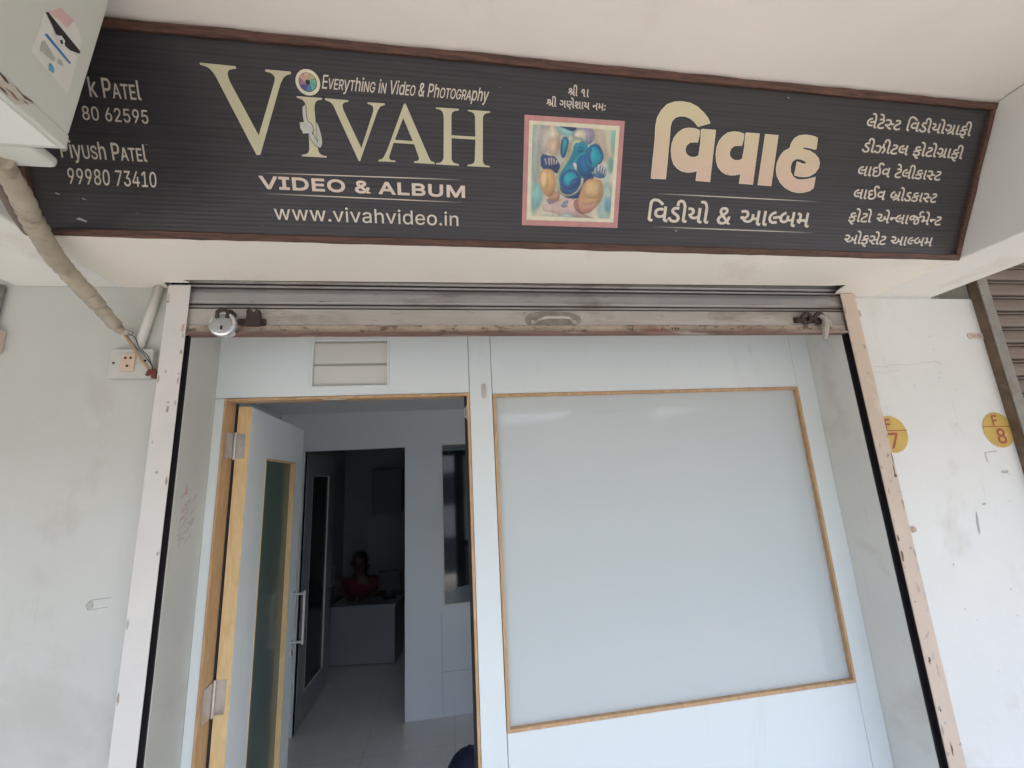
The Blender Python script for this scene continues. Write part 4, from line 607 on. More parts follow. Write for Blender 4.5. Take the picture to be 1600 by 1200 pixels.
STICKER = {"paper":[[-0.8602,2.5518],[-0.8392,2.5941],[-0.8261,2.5975],[-0.8121,2.5986],[-0.7975,2.59],[-0.7901,2.5756],[-0.7907,2.5495],[-0.7961,2.4549],[-0.8665,2.4635]],"pink":[[-0.8555,2.5599],[-0.8376,2.5945],[-0.8258,2.596],[-0.8106,2.6005],[-0.8208,2.5699],[-0.8358,2.5676]],"black":[[-0.8591,2.5542],[-0.8555,2.5599],[-0.7901,2.5561],[-0.7907,2.5495],[-0.8075,2.5371],[-0.8175,2.5344],[-0.822,2.5401],[-0.8321,2.5397],[-0.8365,2.5369],[-0.8483,2.5474]],"bluebar":[[-0.8535,2.5145],[-0.8504,2.5211],[-0.8025,2.5157],[-0.8042,2.5108]],"grey":[[-0.8556,2.4976],[-0.8513,2.5056],[-0.8289,2.4931],[-0.8321,2.484],[-0.8549,2.4801]],"grey2":[[-0.8252,2.4994],[-0.8181,2.5021],[-0.8133,2.4948],[-0.8255,2.4881]],"cyan":[[-0.8374,2.4743],[-0.8333,2.4781],[-0.8269,2.4739],[-0.8268,2.465],[-0.8358,2.4619]],"seal":[[-0.8357,2.5324],[-0.828,2.5448],[-0.8199,2.5427],[-0.8201,2.5303],[-0.8271,2.5227],[-0.8333,2.5243]],"sealmark":[[-0.8292,2.5331],[-0.8252,2.539],[-0.8225,2.5339],[-0.8257,2.5282]]}

# ------------------------------------------------------------------ the building shell
XL, XR, YW = -.7745, 1.5175, -.161        # shop opening, wall face
ZC, ZB = 2.803, 2.374                     # ceiling, underside of beams and soffit
tag(B().box(-400, 400, -400, 400, -3.3, -3.2).obj('ground', M['ground']), kind='structure')
tag(B().box(-9, 12, -2.7, .0, -.25, 0).obj('walkway_floor', M['floor_out']), kind='structure')
tag(B().box(-9, 12, -2.8, .06, ZC, ZC + .15).obj('ceiling', M['ceiling']), kind='structure')

LW = (-1.6, YW, 0)
o = thing('pillar_wall', 'off-white plastered wall left of the shop opening, with the socket and pipe on it', 'wall', LW)
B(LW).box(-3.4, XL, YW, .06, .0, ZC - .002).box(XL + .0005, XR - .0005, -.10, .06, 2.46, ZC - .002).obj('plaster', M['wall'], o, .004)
# pencil and red chalk scribble on the side of the opening
bp = B(LW); rp = B(LW); rnd = random.Random(3)
for k in range(17):
    y0 = rnd.uniform(-.145, -.06); z0 = 1.735 - k * .0085 + rnd.uniform(-.006, .006)
    pts = []
    for j in range(rnd.randint(5, 9)):
        pts.append((XL + .0004, y0 + j * .0045 + rnd.uniform(-.001, .001), z0 + j * .0035 + rnd.uniform(-.007, .007)))
    (rp if k % 3 == 1 else bp).tube(pts, .0007, 4)
rp.tube([(XL + .0005, -.108, 1.772), (XL + .0005, -.106, 1.742)], .0018, 4)
bp.obj('scribble', M['pencil'], o); rp.obj('scribble', M['redink'], o)
b = B(LW)
b.tube([(-.905, YW - .001, 1.462), (-.95, YW - .001, 1.458), (-.957, YW - .001, 1.470), (-.948, YW - .001, 1.482), (-.90, YW - .001, 1.485)], .0009, 5)
b.obj('filled_slot_mark', M['slot_mark'], o)
B(LW).prism(circle(-.948, 1.470, .008, .010, 14), YW - .0012, YW - .0004, 'y').obj('filled_slot_mark', M['slot_mark'], o)

RW = (1.85, YW, 0)
o = thing('pillar_wall', 'white plastered wall right of the shop opening with yellow circles painted F 7 and F 8', 'wall', RW)
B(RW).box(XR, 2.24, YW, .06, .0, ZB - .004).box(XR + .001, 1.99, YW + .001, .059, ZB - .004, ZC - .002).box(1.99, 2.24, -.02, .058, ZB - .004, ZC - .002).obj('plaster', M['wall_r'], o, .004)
def on_wall(x, y, z): return Vector((x, YW - .0012 - z, y)) - Vector(RW)
def painted(cx, cz, digit, name, fx):
    flat('painted_number', [circle(cx, cz, .071, .069)], M['yellow'], o, 0, 0, .0003, on_wall)
    k = .046 / 727
    def put(ch, x, z, kk):
        g = glyph(NUM[ch]); x0 = min(p[0] for c in g for p in c); x1 = max(p[0] for c in g for p in c)
        return [[(x + (p[0] - (x0 + x1) / 2) * kk * 1.05, z + p[1] * kk) for p in c] for c in g]
    flat('painted_digit', put('F', fx, cz + .019, k * .82) + put(digit, fx + .012, cz - .052, k * 1.22), M['redpaint'], o, .0008, .0012, .0003, on_wall)
    flat('painted_line', [[(cx - .069, cz + .0135), (cx + .070, cz + .010), (cx + .070, cz + .0135), (cx - .069, cz + .017)]], M['redpaint'], o, .0006, 0, .0003, on_wall)
painted(1.635, 1.822, '7', 'seven', 1.628)
painted(2.125, 1.820, '8', 'eight', 2.118)
for (x, z, a, c) in ((1.628, 1.483, .017, .012), (1.617, 2.302, .012, .016)):
    pts = [(x + math.cos(t) * a * random.uniform(.7, 1.2), z + math.sin(t) * c * random.uniform(.7, 1.2)) for t in [k * .52 for k in range(12)]]
    flat('mortar_patch', [pts], M['mort'], o, .0005, 0, .001, on_wall)
flat('scuff_mark', [smooth_poly([(1.905, 1.445), (1.912, 1.45), (1.918, 1.50), (1.922, 1.53), (1.914, 1.52), (1.908, 1.48)])], M['smear'], o, .0002, 0, .0002, on_wall)
flat('scuff_mark', [smooth_poly([(1.952, 1.545), (1.972, 1.549), (1.972, 1.556), (1.955, 1.553)])], M['smear'], o, .0002, 0, .0002, on_wall)
flat('scuff_mark', [[(2.03, 1.70), (2.034, 1.70), (2.033, 1.735), (2.09, 1.738), (2.09, 1.742), (2.029, 1.738)]], M['smear'], o, .0002, 0, .0002, on_wall)
flat('scuff_mark', [smooth_poly([(2.08, 1.655), (2.115, 1.655), (2.115, 1.668), (2.08, 1.666)])], M['smear'], o, .0002, 0, .0002, on_wall)
cr = B(RW); x = 1.63; z = 2.085; pts = []
while x < 1.95:
    pts.append((x, YW - .0003, z)); x += random.uniform(.012, .03); z = 2.085 + (x - 1.63) * .03 + random.uniform(-.008, .008)
cr.tube(pts, .0008, 4); cr.tube([(p[0] * .9 + .165, p[1], p[2] - .022 - random.uniform(0, .006)) for p in pts[:7]], .0006, 4)
cr.obj('plaster_crack', M['smear'], o)

gr = random.Random(17)
def stain_blob(cx, cz, w_, h_):
    return [(cx + math.cos(t) * w_ * gr.uniform(.45, 1.15), cz + math.sin(t) * h_ * gr.uniform(.55, 1.15)) for t in [k * .571 for k in range(11)]]
for k in range(16):
    x = gr.uniform(1.66, 2.15); z = gr.uniform(.8, 2.33)
    flat('grime_spot', [stain_blob(x, z, gr.uniform(.0015, .004), gr.uniform(.002, .006))], M['smear'], o, .0003, 0, .0001, on_wall)
# shutter guide channels either side of the opening
def channel(name, x_in, x_out, mat, label, lug=None):
    sgn = 1 if x_out > x_in else -1
    base = (x_in, YW, 0)
    g = thing(name, label, 'shutter guide', base, group='shutter guide channels')
    a, c = sorted((x_in, x_out))
    B(base).box(a, c, -.1955, -.1915, .0, ZB - .003).obj('front_flange', mat, g, .0015)
    s0, s1 = sorted((x_out, x_out - sgn * .004))
    B(base).box(s0, s1, -.1912, YW - .0005, 0, ZB - .003).obj('side_web', mat, g)
    p0, p1 = sorted((x_in + sgn * .02, x_out - sgn * .005))
    B(base).box(p0, p1, -.191, YW - .0008, 0, ZB + .02).obj('slot_shade_fill', M['black'], g)  # near-black fill stands in for the shade inside the open slot
    b0, b1 = sorted((x_in + sgn * .001, x_out - sgn * .005))
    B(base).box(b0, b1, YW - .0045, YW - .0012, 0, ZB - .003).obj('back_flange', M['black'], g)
    if lug:
        B(base).box(min(x_out, x_out + sgn * .075), max(x_out, x_out + sgn * .075), YW - .004, YW - .0005, lug - .014, lug + .014).obj('fixing_lug', mat, g, .002)
    return g
gl = channel('shutter_guide', XL, -.836, M['trim_l'], 'pale painted steel shutter channel at the left edge of the shop opening')
gr_ = channel('shutter_guide', XR, 1.580, M['trim_r'], 'beige chipped steel shutter channel between the opening and the F 7 circle')

def chips(g, x0, x1, zs, n, mats, big):
    base = Vector(g.location)
    for k in range(n):
        z = gr.choice(zs) + gr.uniform(-.16, .16); e = gr.random()
        x = x0 + .004 if e < .4 else (x1 - .004 if e < .65 else gr.uniform(x0 + .006, x1 - .006))
        w_ = gr.uniform(.0015, .006) * big; h_ = gr.uniform(.003, .02) * big
        pts = [(min(max(px_, x0 + .0006), x1 - .0006), pz_) for px_, pz_ in stain_blob(x, z, w_, h_)]
        flat('paint_chip', [pts], mats[k % len(mats)], g, .0002 + .00001 * k, 0, 0, lambda a_, c_, d_: Vector((a_, -.1956 - d_, c_)) - base)
chips(gr_, XR + .001, 1.579, (.8, .95, 1.1, 1.3, 1.5, 1.62, 1.75, 1.85, 2.22), 40, (M['grime'], M['mort'], M['rust'], M['grime'], M['smear']), 1.2)
chips(gl, -.835, XL - .001, (.75, .9, 1.0, 1.2, 1.45, 1.75, 2.0, 2.3), 30, (M['grime'], M['smear'], M['mort']), .9)
# neighbouring shop on the right: rusty guide and brown shutter
nb = (2.19, YW, 0)
g = thing('shutter_guide', 'rusty brown and grey shutter channel beside the F 8 circle', 'shutter guide', nb, group='shutter guide channels')
B(nb).box(2.186, 2.236, -.1965, -.1925, 0, 2.79).obj('front_flange', M['rust_grey'], g, .0015)
B(nb).box(2.183, 2.187, -.1922, YW - .0005, 0, 2.79).obj('side_web', M['rust'], g)
B(nb).box(2.206, 2.231, -.192, YW - .001, 0, 2.79).obj('slot_shade_fill', M['black'], g)  # same black fill for the shade in the neighbour's slot
lg = B(nb).prism([(2.1828, 2.192), (2.120, 2.192)] + circle(2.120, 2.205, .013, n=10, a0=-math.pi / 2, a1=-3 * math.pi / 2) + [(2.120, 2.218), (2.1828, 2.218)], YW - .004, YW - .0006, 'y').obj('fixing_lug', M['lug'], g, .0015)
B(nb).prism([(2.170, 2.1985), (2.124, 2.1985)] + circle(2.124, 2.205, .0065, n=8, a0=-math.pi / 2, a1=-3 * math.pi / 2) + [(2.124, 2.2115), (2.170, 2.2115)], YW - .0046, YW - .0042, 'y').obj('lug_slot', M['mort'], lg)
sh = thing('rolling_shutter', 'closed dull brown slatted shutter of the neighbouring shop on the right', 'shutter', (3.4, -.176, 0), group='rolling shutters')
prof = []; p = .0695; z = 0; gaps = B((3.4, -.176, 0)); rnd = random.Random(2)
while z < 2.76:
    prof += [(-.166, z), (-.166, z + .003), (-.178, z + .0032), (-.1805, z + .006), (-.178, z + .009), (-.170, z + .0095), (-.170, z + .016), (-.179, z + .018), (-.184, z + .030), (-.184, z + .050), (-.180, z + .064), (-.176, z + .067)]
    gaps.box(2.233, 4.69, -.174, -.1665, z + .0098, z + .0158).box(2.233, 4.69, -.1745, -.1665, z - .002, z + .003)
    z += p
B((3.4, -.176, 0)).strip(prof, 2.232, 4.7, 1).obj('slat_curtain', M['brown_slat'], sh, smooth=False)
gaps.obj('slat_joint_grime', M['groove_brown'], sh)
o = thing('pillar_wall', 'plain plaster wall closing the far side of the neighbouring brown shutter', 'wall', (5.3, YW, 0))
B((5.3, YW, 0)).box(4.68, 12, YW, .06, 0, ZC - .002).box(2.2405, 4.68, -.12, .06, 0, ZC - .002).obj('plaster', M['wall'], o)

lc = (-3.5, -1.4, 0)
tag(B(lc).box(-3.6, -3.4005, -2.8, .06, 0, ZC - .002).obj('light_block_wall', M['wall'], loc=lc), 'unseen plastered wall added at the left end of the walkway to cut light', 'wall')  # added out of view to block sky light from the left

# the block across the yard, seen only as a reflection in the glass
OB = (0, -15, -3.2)
ob = thing('opposite_building', 'plain three storey block across the yard behind the viewer', 'building', OB)
B(OB).box(-40, 1.9, -22, -15, -3.2, 4.6).box(1.9, 5.7, -21.99, -15.01, -3.2, 3.75).box(5.7, 8.6, -22, -15, -3.2, 4.45).box(8.6, 11.6, -21.99, -15.01, -3.2, 2.3).box(11.6, 40, -22, -15, -3.2, 4.35).obj('wall', M['opp'], ob)
for zf in (-2.4, .5):
    for k in range(-9, 10):
        wn_ = B(OB).box(k * 4 - .8, k * 4 + .8, -15.02, -14.95, zf, zf + 1.5).obj('window', M['opp_win'], ob)

# beams that carry the ceiling
tag(B((1.84, -.16, ZB)).box(1.7075, 1.990, -2.639, YW - .0005, ZB, ZC - .001).obj('ceiling_beam', M['beam'], loc=(1.84, -.16, ZB), bevel=.006), 'white plastered ceiling beam running out above the F 7 and F 8 wall', 'beam', 'ceiling beams')
tag(B((-1.12, -.16, ZB)).box(-1.265, -.981, -2.639, YW - .0005, ZB, ZC - .001).obj('ceiling_beam', M['beam'], loc=(-1.12, -.16, ZB), bevel=.006), 'cream plastered ceiling beam behind the hanging grey unit and its pipes', 'beam', 'ceiling beams')

tag(B((2, -2.72, ZB)).box(-3.4, 12, -2.8, -2.64, ZB, ZC - .001).obj('edge_beam', M['beam'], loc=(2, -2.72, ZB), bevel=.006), 'plastered edge beam along the open side of the walkway, behind the viewer', 'beam', 'ceiling beams')

# soffit board between the sign and the wall
so_ = [(-.979, -.4535), (1.7055, -.4535), (1.7055, YW - .002), (1.58, YW - .002), (1.520, YW - .002), (1.492, -.205), (1.476, -.262), (1.422, -.252), (-.786, -.222), (-.775, -.203), (-.845, -.203), (-.852, YW - .002), (-.979, YW - .002)]
b = B((.36, -.3, ZB)).prism(so_, ZB, ZB + .003, 'z')
tag(b.obj('soffit_board', M['soffit'], loc=(.36, -.3, ZB)), 'cream board soffit under the black sign, above the rolled shutter', 'soffit')

# ------------------------------------------------------------------ shop front partition
PF = (.36, 0, 0)
pf = thing('shop_partition', 'white laminate shop front with an open door and a large white window', 'shop front', PF)
ZT = 2.43
def panel(x0, x1, z0, z1, y0=0, label=None):
    return B(PF).box(x0, x1, y0, y0 + .018, z0, z1).obj('laminate_panel', M['lam'], pf, .0008, label=label)
# over the door, with the vent opening left free
B(PF).box(XL + .001, -.4765, 0, .018, 2.0515, ZT).box(-.2065, .0775, 0, .018, 2.0515, ZT).box(-.4765, -.2065, 0, .018, 2.0515, 2.081).box(-.4765, -.2065, 0, .018, 2.2595, ZT).obj('laminate_panel', M['lam'], pf)
panel(XL + .001, -.7442, 0, 2.0497)
panel(.0795, .1612, 0, ZT)
panel(.1630, 1.4332, 2.0438, ZT)
panel(.1630, 1.4332, 0, .9512)
panel(1.4348, XR - .001, 0, ZT)
B(PF).box(.060, .18, .0185, .05, 0, ZT).box(1.40, 1.46, .0185, .05, 0, ZT).box(XL + .002, .06, .0185, .05, 2.053, 2.08).box(.18, 1.40, .0185, .05, 2.0445, 2.09).box(.18, 1.40, .0185, .05, .9, .9505).obj('dark_core', M['groove'], pf)
B(PF).box(.1806, 1.3995, .020, .048, .002, .899).box(.1806, 1.3995, .020, .048, 2.0905, ZT).box(XL + .004, .0595, .020, .048, 2.27, ZT).obj('back_board', M['in_wall'], pf)
# vent
v = B(PF).box(-.476, -.468, -.003, .016, 2.082, 2.259).box(-.215, -.207, -.003, .016, 2.082, 2.259).box(-.468, -.215, -.003, .016, 2.0815, 2.0865).box(-.468, -.215, -.003, .016, 2.2545, 2.259).obj('vent_frame', M['lam'], pf, .001)
for z0, lh in ((2.0875, .0735), (2.171, .0735)):
    B(PF).add([(-.467, .0075, z0 + lh), (-.216, .0075, z0 + lh), (-.216, .0105, z0), (-.467, .0105, z0), (-.467, .0095, z0 + lh + .001), (-.216, .0095, z0 + lh + .001), (-.216, .0125, z0 + .001), (-.467, .0125, z0 + .001)], [(0, 1, 2, 3), (4, 5, 6, 7), (0, 1, 5, 4), (2, 3, 7, 6), (1, 2, 6, 5), (0, 3, 7, 4)]).obj('vent_louvre', M['louvre'], pf)
B(PF).box(-.467, -.216, .0128, .0150, 2.083, 2.2535).obj('vent_backing', M['louvre_gap'], pf)
# small plate on the mullion
def rounded(cx, cz, hw, hh): return circle(cx, cz + hh - hw, hw, n=12, a0=0, a1=math.pi) + circle(cx, cz - hh + hw, hw, n=12, a0=math.pi, a1=2 * math.pi)
B(PF).prism(rounded(.1325, 2.055, .0085, .0275), -.003, -.0005, 'y').obj('key_plate', M['hinge'], pf, .0008)
# window
wx0, wx1, wz0, wz1 = .1627, 1.4337, .9524, 2.0430
def ring(b, x0, x1, z0, z1, w_, y0, y1):
    b.box(x0, x1, y0, y1, z1 - w_, z1); b.box(x0, x1, y0, y1, z0, z0 + w_)
    b.box(x0, x0 + w_, y0, y1, z0 + w_, z1 - w_); b.box(x1 - w_, x1, y0, y1, z0 + w_, z1 - w_); return b
wf = ring(B(PF), wx0 + .0006, wx1 - .0006, wz0 + .0004, wz1 - .0004, .0105, -.003, .0182).obj('window_frame', M['wood'], pf, .001)
B(PF).box(wx0 + .010, wx1 - .010, .0135, .0175, wz0 + .010, wz1 - .010).obj('window_pane', M['pane'], wf)
# door frame
df = B(PF).box(-.7436, -.7365, -.003, .036, 0, 2.0495).box(-.7436, -.740, .036, .072, 0, 2.0495).box(.0688, .0781, -.003, .060, 0, 2.0495).box(-.7365, .0688, -.003, .036, 2.0405, 2.0495).box(-.740, .0688, .036, .072, 2.0455, 2.0495).obj('door_frame', M['wood'], pf, .001)
B(PF).box(-.43, -.355, .004, .028, 2.0375, 2.0402).obj('strike_plate', M['steel'], df, .001)
b = B(PF).box(.0655, .0685, .008, .030, 1.955, 2.005); b.tube([(.063, .016, 1.962), (.060, .016, 1.97), (.060, .016, 1.99), (.063, .016, 1.998)], .0035, 8); b.obj('bolt_keeper', M['hinge'], df)
B(PF).box(-.7395, -.7345, .0725, .080, 0, 2.045).obj('gap_shade_strip', M['groove'], df)  # near-black strip painted in for the shade between jamb and leaf
# door leaf, swung inwards: local u along the leaf from the hinge, w out of the visible face
ang = R(94.7)
dl = bpy.data.objects.new('door', None); C.objects.link(dl); dl.parent = pf
dl.location = Vector((-.689, .075, 0)) - Vector(PF); dl.rotation_euler = (0, 0, ang)
W_, TH = .757, .042
# local axes: x = along leaf, y = away from the visible face (the face looks to -y)
gz0, gz1, gu0, gu1 = .32, 1.862, .188, .622
b = B().box(0.004, gu0, 0, TH, .012, 2.034).box(gu1, W_, 0, TH, .012, 2.034).box(gu0, gu1, 0, TH, gz1, 2.034).box(gu0, gu1, 0, TH, .012, gz0)
b.obj('door_panel', M['lam_leaf'], dl)
B().box(0, .0035, .0005, TH - .0005, .012, 2.034).obj('hinge_edge', M['wood_edge'], dl)
B().box(W_ + .0005, W_ + .0035, .0005, TH - .0005, .012, 2.034).obj('latch_edge', M['wood_edge'], dl)
ring(B(), gu0 + .0005, gu1 - .0005, gz0 + .0005, gz1 - .0005, .006, -.0015, TH - .002).obj('glass_bead', M['wood_edge'], dl)
B().box(gu0 + .006, gu1 - .006, .020, .024, gz0 + .006, gz1 - .006).obj('door_glass', M['green_glass'], dl)
b = B(); hu, z0, z1 = .718, 1.035, 1.245
b.tube([(hu, 0, z0), (hu, -.045, z0)], .006, 10); b.tube([(hu, 0, z1), (hu, -.045, z1)], .006, 10)
b.box(hu - .007, hu + .007, -.053, -.043, z0 - .012, z1 + .012)
b.lathe([(.013, 0), (.013, .003)], (hu, 0, z0), (0, -1, 0), 20); b.lathe([(.013, 0), (.013, .003)], (hu, 0, z1), (0, -1, 0), 20)
b.obj('pull_handle', M['steel'], dl, .001)
b = B().lathe([(.017, 0), (.017, .004), (.012, .006), (.0, .006)], (.722, 0, .99), (0, -1, 0), 24); b.obj('lock_cylinder', M['steel'], dl)
B().box(.7215, .7225, -.0068, -.0058, .983, .997).obj('keyhole', M['black'], dl)
for z0, z1 in ((1.853, 1.938), (1.076, 1.172), (.25, .335)):
    h = B(PF)
    h.box(-.7362, -.7335, .012, .058, z0, z1)                     # leaf on the jamb
    h.box(-.732, -.701, .0715, .0745, z0, z1)                      # leaf on the door edge
    h.tube([(-.7325, .067, z0 - .004), (-.7325, .067, z1 + .004)], .0048, 10)
    for kz in range(1, 5): h.lathe([(.0055, -.001), (.0055, .001)], (-.7325, .067, z0 + (z1 - z0) * kz / 5), (0, 0, 1), 10)
    for kz in (.2, .5, .8): h.lathe([(.0035, 0), (.003, .0012)], (-.712, .0715, z0 + (z1 - z0) * kz), (0, -1, 0), 8)
    h.obj('hinge', M['hinge'], pf)

# ------------------------------------------------------------------ the shop's own shutter, rolled up
SH = (.37, -.178, 2.212)
sh = thing('rolling_shutter', 'raised grey steel shutter above the shop door, with a rusty bottom rail', 'shutter', SH, group='rolling shutters')
x0, x1 = XL - .018, XR + .018
prof = []; gaps = B(SH)
for z, hgt in ((2.3015, .0685), (2.370, .070), (2.440, .07)):
    prof += [(-.166, z), (-.166, z + .0025), (-.1805, z + .0027), (-.1845, z + .0055), (-.1815, z + .0088), (-.170, z + .009), (-.170, z + .0155), (-.1785, z + .0165), (-.1835, z + .021), (-.182, z + .034), (-.1815, z + .050), (-.179, z + .060), (-.176, z + .0655)]
    gaps.box(x0, x1, -.1765, -.1665, z + .0092, z + .0153).box(x0, x1, -.1770, -.1665, z - .003, z + .0024)
B(SH).strip(prof, x0, x1, 1).obj('slat_curtain', M['galv'], sh)
gaps.obj('slat_joint_grime', M['groove_brown'], sh)
rl = B(SH).box(x0, x1, -.181, -.176, 2.214, 2.2985).obj('bottom_rail', M['rail'], sh)
b = B(SH); n = 60; vs = []
b.box(XL + .004, XR - .004, -.187, -.1815, 2.216, 2.243).obj('rail_lip', M['lip'], rl, .001)
B(SH).box(XL + .004, XR - .004, -.203, -.166, 2.2105, 2.2155).obj('rail_angle', M['lip_red'], rl, .001)
B(SH).prism(smooth_poly([(.27, 2.245), (.30, 2.238), (.44, 2.240), (.47, 2.255), (.46, 2.285), (.40, 2.297), (.30, 2.296), (.265, 2.275)]), -.1816, -.1812, 'y').obj('handle_patch', M['rail_dark'], rl)  # darker mottled patch on the rail behind the lift handle
# lift handle
b = B(SH); b.tube([(.306, -.182, 2.256), (.312, -.200, 2.257), (.326, -.216, 2.259), (.345, -.219, 2.260), (.392, -.219, 2.260), (.411, -.216, 2.259), (.424, -.200, 2.257), (.430, -.182, 2.256)], .0062, 10)
b.box(.288, .312, -.184, -.1812, 2.250, 2.262); b.box(.424, .448, -.184, -.1812, 2.250, 2.262)
b.obj('lift_handle', M['handle'], sh, smooth=False)
# lock hasps welded on the rail
b = B(SH); b.box(-.645, -.556, -.192, -.182, 2.240, 2.262); b.box(-.606, -.566, -.204, -.1925, 2.236, 2.280)
b.tube([(-.604, -.199, 2.28), (-.600, -.200, 2.292), (-.596, -.199, 2.28)], .006, 8); b.tube([(-.580, -.198, 2.27), (-.574, -.199, 2.288)], .007, 8)
b.tube([(-.652, -.182, 2.276), (-.652, -.203, 2.278), (-.652, -.212, 2.268)], .010, 8)
b.obj('lock_hasp', M['hasp'], sh, .001)
b = B(SH)
for cx in (1.345, 1.398):
    b.tube([(cx + .018 * math.cos(a), -.196 - .004 * math.sin(a), 2.268 + .017 * math.sin(a)) for a in [k * .449 for k in range(15)]], .0075, 8)
b.box(1.30, 1.425, -.189, -.182, 2.252, 2.274); b.box(1.302, 1.322, -.197, -.189, 2.25, 2.27)
b.obj('lock_hasp', M['hasp'], sh, .001)
for k in range(3): B(SH).lathe([(.003, 0), (.003, .002)], (.80 + .012 * k, -.1872, 2.231), (0, -1, 0), 8).obj('rail_hole', M['black'], rl)
# padlock
PL = (-.663, -.205, 2.238)
pl = thing('padlock', 'round steel disc padlock hanging from the left hasp of the raised shutter', 'padlock', PL)
b = B(PL); b.lathe([(.0, -.022), (.030, -.022), (.037, -.018), (.0395, -.010), (.0395, .008), (.037, .013), (.031, .0155), (.030, .0135), (.0, .0135)], (PL[0], PL[1] - .004, PL[2] - .002), (0, -1, -.05), 48)
b.obj('lock_body', M['chrome'], pl, smooth=False)
b = B(PL).tube([(-.677, -.222, 2.252), (-.677, -.223, 2.272), (-.668, -.223, 2.280), (-.655, -.223, 2.279), (-.648, -.223, 2.270), (-.649, -.222, 2.252)], .0062, 8); b.box(-.681, -.644, -.2205, -.2185, 2.246, 2.264)
b.obj('shackle', M['hasp'], pl)
b = B(PL).box(-.6655, -.6610, -.2238, -.2215, 2.217, 2.229); b.obj('keyhole', M['black'], pl)
# rag and thread on the right hasp
RG = (1.40, -.205, 2.27)
b = B(RG); path = [(1.398, -.202, 2.276), (1.410, -.209, 2.262), (1.406, -.210, 2.235), (1.398, -.209, 2.205), (1.392, -.208, 2.180)]
b.tube(path, [.006, .010, .012, .011, .007], 7); b.tube([(1.404, -.206, 2.274), (1.43, -.206, 2.25), (1.436, -.205, 2.232)], [.005, .006, .003], 6)
b.tube([(1.394, -.208, 2.182), (1.41, -.203, 2.165), (1.425, -.20, 2.15), (1.428, -.2, 2.12)], .0006, 4)
b.tube([(1.424, -.2, 2.128), (1.429, -.2, 2.118), (1.433, -.2, 2.112)], [.001, .004, .001], 5)
tag(b.obj('rag', M['rag'], loc=RG), 'dirty whitish rag strip tied through the right hasp of the shutter', 'rag')

# ------------------------------------------------------------------ the sign
up = Vector((0, -.2044, .4285)); L = up.length; th = math.atan2(up.z, up.y)
sg = thing('shop_sign', 'long black fluted shop sign with VIVAH and Gujarati lettering in a brown frame', 'shop sign', (0, -.4517, 2.3742), (th, 0, 0))
sx0, sx1 = -.978, 1.7045
B().box(sx0 + .006, sx1 - .006, .006, L - .010, -.03, 0).obj('sign_panel', M['flute'], sg)
fr = B(); fw = random.Random(9)
def rail(x0, x1, y0, y1, along='x'):   # frame member with slightly uneven worn edges
    n = max(3, int((x1 - x0 if along == 'x' else y1 - y0) / .045)); vs = []; fs = []
    for k in range(n + 1):
        t = k / n; j0, j1 = fw.uniform(-.0011, .0011), fw.uniform(-.0011, .0011); zt = .011 + fw.uniform(-.0012, .0012)
        if along == 'x':
            x = x0 + (x1 - x0) * t; a_, c_ = y0 + j0, y1 + j1; vs += [(x, a_, -.032), (x, a_, zt - .002), (x, a_ + .002, zt), (x, c_ - .002, zt), (x, c_, zt - .002), (x, c_, -.032)]
        else:
            y = y0 + (y1 - y0) * t; a_, c_ = x0 + j0, x1 + j1; vs += [(a_, y, -.032), (a_, y, zt - .002), (a_ + .002, y, zt), (c_ - .002, y, zt), (c_, y, zt - .002), (c_, y, -.032)]
    for k in range(n):
        for q in range(6): fs.append((k * 6 + q, k * 6 + (q + 1) % 6, k * 6 + 6 + (q + 1) % 6, k * 6 + 6 + q))
    fs += [tuple(range(6)), tuple(range(n * 6, n * 6 + 6))]
    fr.add(vs, fs)
rail(sx0, sx1, .0005, .0195); rail(sx0, sx1, L - .024, L - .0045); rail(sx0, sx0 + .017, .0212, L - .0256, 'y'); rail(sx1 - .0165, sx1, .0212, L - .0256, 'y')
fr.obj('sign_frame', M['frame'], sg)
for name, items, s0, t0, kx, ky, shear, off, mt in RUNS:
    words = [[]]
    for k, x, s in items:
        if not k: words.append([]); continue
        for c in glyph(k):
            words[-1].append([(s0 + (x + p[0] * s) * kx + p[1] * s * ky * shear, t0 + p[1] * s * ky) for p in c])
    for polys in words: flat('lettering', polys, M[mt], sg, .0008, off)
for k in ('V', 'I', 'v', 'A', 'H'): flat('lettering', SERIF[k], M['olive'], sg, .0008, .0004)
for k in ('gi', 'gv', 'gw', 'ga', 'gh'):
    pp = SERIF[k]
    flat('lettering_edge', pp, M['edge_c'], sg, .0007, .0011)
    flat('lettering', pp, M['guj'], sg, .0013, -.0006)
M['line'] = line_print('rule_line', -.46, .06, (.58, .52, .43)); M['line2'] = line_print('rule_line_blue', .60, 1.15, (.56, .54, .46))
for (a, y0, c, y1, m) in ((-.46, .1655, .05, .1735, 'line'), (-.46, .1175, .05, .1165, 'line'), (.61, .1635, 1.15, .1635, 'line2'), (.61, .0725, 1.15, .0725, 'line2')):
    flat('rule_line', [[(a, y0 - .0012), (c, y1 - .0012), (c, y1 + .0012), (a, y0 + .0012)]], M[m], sg, .0008)
# scarf knot emblem on the I
flat('emblem_outline', KNOT[:1], M['ink'], sg, .0016, .0012); flat('emblem_outline', KNOT[1:2], M['ink'], sg, .0016, .0012)
flat('emblem_outline', KNOT[2:3], M['ink'], sg, .0016, .0012); flat('emblem_outline', KNOT[3:4], M['ink'], sg, .0016, .0012)
M['emb'] = plain('emblem_pale', (.47, .49, .44), .5)
for k in range(4): flat('emblem', [smooth_poly(KNOT[k], 1)], M['emb'], sg, .0024)
for k in KNOTMARK: flat('emblem_mark', [k], M['greyprint'], sg, .0032)
